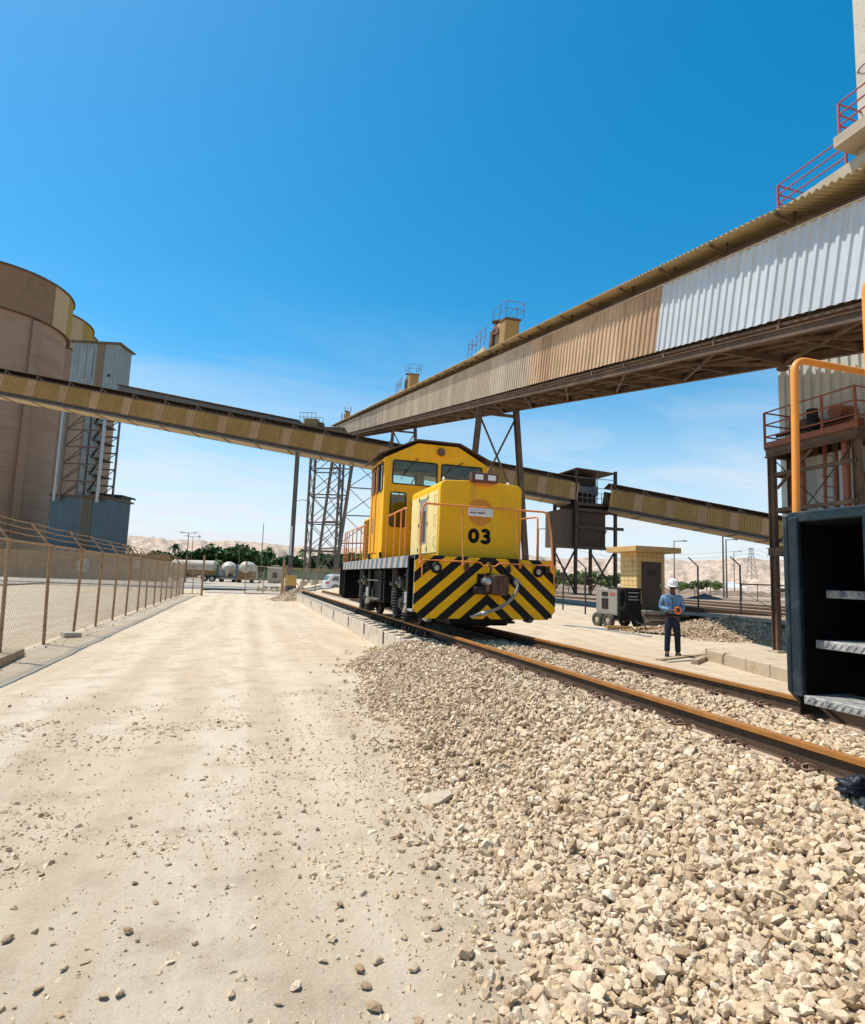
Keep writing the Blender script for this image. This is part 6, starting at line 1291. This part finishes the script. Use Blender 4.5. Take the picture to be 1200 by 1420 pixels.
def lamp_pole(px, ytop, d, arm, label, double=False, z=0.0, r=.07):
    p = at(px, ytop, d=d); o = thing('street_lamp' if arm else 'mast', label, 'lamp post' if arm else 'mast', (p.x, p.y, z)); h = p.z-z
    MB().tube((0,0,-.3),(0,0,h),r*1.5,7,r2=r).build('pole', m_steelgr, o)
    for s in ((1,-1) if double else (1,)):
        if arm: MB().tube((0,0,h-.05),(s*arm,-.2,h+.05),.05,5).build('arm', m_steelgr, o); MB().box(s*arm-.3,s*arm+.3,-.35,-.05,h-.02,h+.12).build('lamp_head', m_steelgr, o)
    MB().box(-.3,.3,-.3,.3,-.3,.2).build('footing', m_conc, o)
lamp_pole(262, 739, 112, 1.2, 'twin armed street lamp nearer the silos above the grove', True); lamp_pole(268, 744, 140, 1.4, 'shorter twin armed street lamp among the grove trees', True); lamp_pole(366, 726, 104, 0, 'slender tall mast beyond the open gate', r=.06); lamp_pole(333, 759, 118, 1.0, 'short street lamp above the parked mixer truck')
lamp_pole(1002.5, 738, 74, 0, 'plain brown mast nearest the right fence posts', z=.5, r=.09); lamp_pole(1007, 748, 80, 1.4, 'tall street lamp close behind the plain brown mast', z=.5, r=.08); lamp_pole(1018, 765, 120, 1.5, 'far street lamp in front of the shade tent', z=.5); lamp_pole(935, 750, 78, 1.5, 'street lamp just right of the booth roof', z=.5, r=.06)
lamp_pole(747, 733, 70, 1.2, 'street lamp between the trestle leg and the transfer tower', z=.5)
def pylon(px, ytop, ybase, d, label):
    b = at(px, ybase, d=d); t = at(px, ytop, d=d); h = t.z-b.z; o = thing('pylon', label, 'pylon', b); w = h*.11; k_ = h/30
    for i, j in ((-1,-1),(1,-1),(1,1),(-1,1)): MB().bar((i*w,j*w,0),(i*w*.28,j*w*.28,h),.28*k_,.28*k_).build('leg', m_steelgr, o)
    mb = MB()
    for q in range(6):
        f0, f1 = q/6, (q+1)/6; w0, w1 = w*(1-.72*f0), w*(1-.72*f1)
        for s_ in (-1, 1): mb.bar((-w0,s_*w0,h*f0),(w1,s_*w1,h*f1),.16*k_,.16*k_).bar((w0,s_*w0,h*f0),(-w1,s_*w1,h*f1),.16*k_,.16*k_).bar((s_*w0,-w0,h*f0),(s_*w1,w1,h*f1),.16*k_,.16*k_)
    mb.build('lattice', m_steelgr, o)
    for f in (.68,.82,.96): MB().bar((-h*.13,0,h*f),(h*.13,0,h*f),.3*k_,.3*k_).build('cross_arm', m_steelgr, o)
    return o, b, h
o, b, h = pylon(1043, 759, 803, 620, 'tall lattice pylon standing before the hills at the right')
for k, (f, s_) in enumerate(((.68,-1),(.68,1),(.82,-1),(.96,1))):
    pts = [(x_, -2+s_*.5, h*f+((x_/120)**2-1)*7*(1 if abs(x_) < 121 else 1)+7) if False else (x_, 0, h*f-10*(1-((abs(x_)-110)/110)**2)*(abs(x_) <= 220)) for x_ in range(-220, 221, 22)]
    MB().path(pts, .09, 4).build('power_line', m_grease, o)
pylon(212, 743, 755, 1330, 'faint small pylon on the hill crest above the sheds'); pylon(276, 741, 754, 1330, 'faint small pylon on the hill crest left of the grove mast')

# ================================================================== the worker
def skin(name, joints, edges, m, parent, sub=2, root=0):
    me = bpy.data.meshes.new(name); me.from_pydata([j[0] for j in joints], edges, []); o = put(name, me, parent); me.materials.append(m)
    md = o.modifiers.new('skin', 'SKIN'); md.use_smooth_shade = True
    for i, j in enumerate(joints):
        r = j[1] if isinstance(j[1], tuple) else (j[1], j[1]); me.skin_vertices[0].data[i].radius = r
        me.skin_vertices[0].data[i].use_root = (i == root)
    s = o.modifiers.new('sub', 'SUBSURF'); s.levels = sub; s.render_levels = sub
    return o
m_skin = mat('dark_skin', (.085,.045,.03), .55, var=.1); m_denim = mat('blue_denim_shirt', (.13,.24,.38), .85, var=.22, scale=9, bump=.5, bscale=14); m_navy = mat('navy_trousers', (.008,.014,.032), .85, var=.3, scale=8, bump=.4, bscale=12); m_boot = mat('black_boot', (.02,.018,.016), .6, var=.3, dirt=(.2,.16,.11), damt=.35, dscale=12)
wp = og(933, 911); man = thing('person', 'worker in white hard hat and blue shirt looking down at an orange device', 'person', (wp.x, wp.y, wp.z), R(-34))
EL, ER = (-.255,.03,1.16), (.25,.03,1.16); HL, HR = (-.02,-.235,1.10), (.10,-.245,1.09)
J = [((0,0,.96),(.145,.10)),((0,.0,1.18),(.135,.095)),((0,.01,1.38),(.15,.10)),((0,0,1.49),.062),((.01,-.035,1.565),.055),((.015,-.06,1.64),(.078,.095)),((.015,-.055,1.72),(.076,.092)),
     ((-.185,.01,1.41),.062),(EL,.044),(HL,.028),((.185,.01,1.41),.062),(ER,.044),(HR,.028),
     ((-.09,0,.90),.09),((-.105,-.02,.50),.058),((-.115,.02,.10),.042),((-.13,-.13,.045),.038),((.09,0,.90),.09),((.11,-.01,.50),.058),((.12,.03,.10),.042),((.15,-.11,.045),.038)]
E_ = [(0,1),(1,2),(2,3),(3,4),(4,5),(5,6),(2,7),(7,8),(8,9),(2,10),(10,11),(11,12),(0,13),(13,14),(14,15),(15,16),(0,17),(17,18),(18,19),(19,20)]
def hand(J, E_, i, dirv, side):
    """palm, four unequal curled fingers and a thumb leaving the side of the palm"""
    b = Vector(J[i][0]); d = Vector(dirv).normalized(); s = Vector(side).normalized(); n = d.cross(s)
    J.append((tuple(b+d*.055),(.034,.018))); pi = len(J)-1; E_.append((i, pi))
    for k, L in enumerate((.062,.070,.066,.052)):
        o = (k-1.5)*.019; p1 = b+d*.085+s*o; p2 = p1+d*L*.5+n*.012; p3 = p2+d*L*.30+n*.03
        for q, r in ((p1,.0095),(p2,.0085),(p3,.007)): J.append((tuple(q), r))
        m_ = len(J); E_ += [(pi, m_-3), (m_-3, m_-2), (m_-2, m_-1)]
    t1 = b+d*.035+s*-.045; t2 = t1+d*.035+n*.02; J += [(tuple(t1), .011), (tuple(t2), .009)]; m_ = len(J); E_ += [(pi, m_-2), (m_-2, m_-1)]
hand(J, E_, 9, (.75,-.45,-.05), (0,.1,1)); hand(J, E_, 12, (-.2,-.7,.3), (0,-.2,-1))
skin('body', J, E_, m_skin, man)
SJ_ = [((0,0,.955),(.172,.125)),((0,.0,1.12),(.150,.108)),((0,.01,1.36),(.172,.118)),((0,.0,1.465),(.085,.08)),((-.195,.01,1.405),.082),((-.24,.02,1.27),.068),(EL,.064),((-.16,-.10,1.13),.052),((-.07,-.195,1.11),.044),((.195,.01,1.405),.082),((.23,.02,1.27),.068),(ER,.064),((.19,-.10,1.13),.052),((.135,-.19,1.10),.044)]
sh = skin('shirt', SJ_, [(0,1),(1,2),(2,3),(2,4),(4,5),(5,6),(6,7),(7,8),(2,9),(9,10),(10,11),(11,12),(12,13)], m_denim, man)
MB().box(-.12,-.03,-.118,-.108,1.24,1.25).box(.04,.13,-.118,-.108,1.24,1.25).bar((0,-.122,.98),(0,-.115,1.40),.012,.008).build('pocket_flap', m_navy, sh)
MB().path([(-.07,-.03,1.50),(-.06,-.09,1.47),(0,-.11,1.43),(.06,-.09,1.47),(.07,-.03,1.50),(.05,.05,1.52),(-.05,.05,1.52)], .018, 6, closed=True).build('collar', m_denim, sh, smooth=60)
TJ = [((0,0,.99),(.155,.115)),((0,0,.86),(.15,.115)),((-.095,-.005,.74),.100),((-.105,-.02,.50),.080),((-.118,.01,.26),.072),((-.122,.015,.09),.074),((.095,-.005,.74),.100),((.112,-.01,.50),.080),((.122,.02,.26),.072),((.126,.025,.09),.074)]
skin('trousers', TJ, [(0,1),(1,2),(2,3),(3,4),(4,5),(1,6),(6,7),(7,8),(8,9)], m_navy, man)
MB().lathe([(.150,.965),(.154,.965),(.154,1.0),(.150,1.0)], 20, (0,0,0), 'z').build('belt', m_black, man).scale = (1.06,.78,1)
for x, y, r in ((-.12,.01,-8),(.126,.02,14)):
    b = MB().prism([(-.055,.05),(-.05,-.14),(-.02,-.20),(.03,-.19),(.05,-.12),(.05,.05),(.02,.085),(-.03,.085)], 0, .035, 'xy').prism([(-.05,.05),(-.045,-.10),(0,-.15),(.045,-.10),(.045,.05),(0,.075)], .035, .085, 'xy').box(-.045,.045,-.03,.07,.085,.14).build('boot', m_boot, man, .012, loc=(x,y,0)); b.rotation_euler = (0,0,R(r))
hx, hy, hz = .015, -.06, 1.725
hat = MB().lathe([(.118,-.005),(.118,.03),(.112,.075),(.09,.115),(.055,.138),(0,.147)], 24, (0,0,0)).build('hard_hat', m_white, man, smooth=50, loc=(hx,hy,hz)); hat.scale = (1,1.18,1); hat.rotation_euler = (R(14),0,0)
MB().lathe([(.112,-.008),(.135,-.012),(.135,-.004),(.112,.004)], 24, (0,0,0)).prism([(-.09,-.10),(-.06,-.165),(.06,-.165),(.09,-.10)], -.014, -.004, 'xy').build('brim', m_white, hat, smooth=50)
MB().bar((0,-.10,.10),(0,.10,.10),.03,.085).build('ridge', m_white, hat, .01)
MB().box(-.068,.068,-.158,-.148,1.655,1.685).bar((-.068,-.15,1.675),(-.088,-.04,1.685),.006,.012).bar((.098,-.15,1.675),(.108,-.04,1.685),.006,.012).build('safety_glasses', m_black, man, .004, loc=(.015,0,0))
MB().prism([(-.012,1.60),(.012,1.60),(.008,1.655),(-.008,1.655)], -.178, -.145).lathe([(.0,-.012),(.016,0),(0,.012)], 8, (0,-.16,1.605)).box(-.024,.024,-.152,-.146,1.572,1.580).build('face', m_skin, man, .004, loc=(.015,0,0))
for s in (-1, 1): MB().lathe([(0,-.008),(.028,-.006),(.03,.004),(0,.008)], 10, (0,0,0), 'x').build('ear', m_skin, man, loc=(.015+s*.083,-.05,1.655))
dv_ = thing('orange_controller', 'bright orange hand held device held by the worker', 'device', (wp.x, wp.y, wp.z), R(-34))
m_hiv = mat('bright_orange_plastic', (.85,.16,.03), .4, var=.05)
MB().prism(rrect(-.06,.075,1.02,1.20,.05), -.345, -.285).build('casing', m_hiv, dv_, .012, loc=(.095,.03,0)); MB().box(-.03,.045,-.352,-.344,1.08,1.16).build('display', m_black, dv_, loc=(.095,.03,0))
MB().path([(.13,-.28,1.04),(.20,-.25,.98),(.16,-.22,.92),(.10,-.2,.95)], .008, 5).build('strap', m_black, dv_)
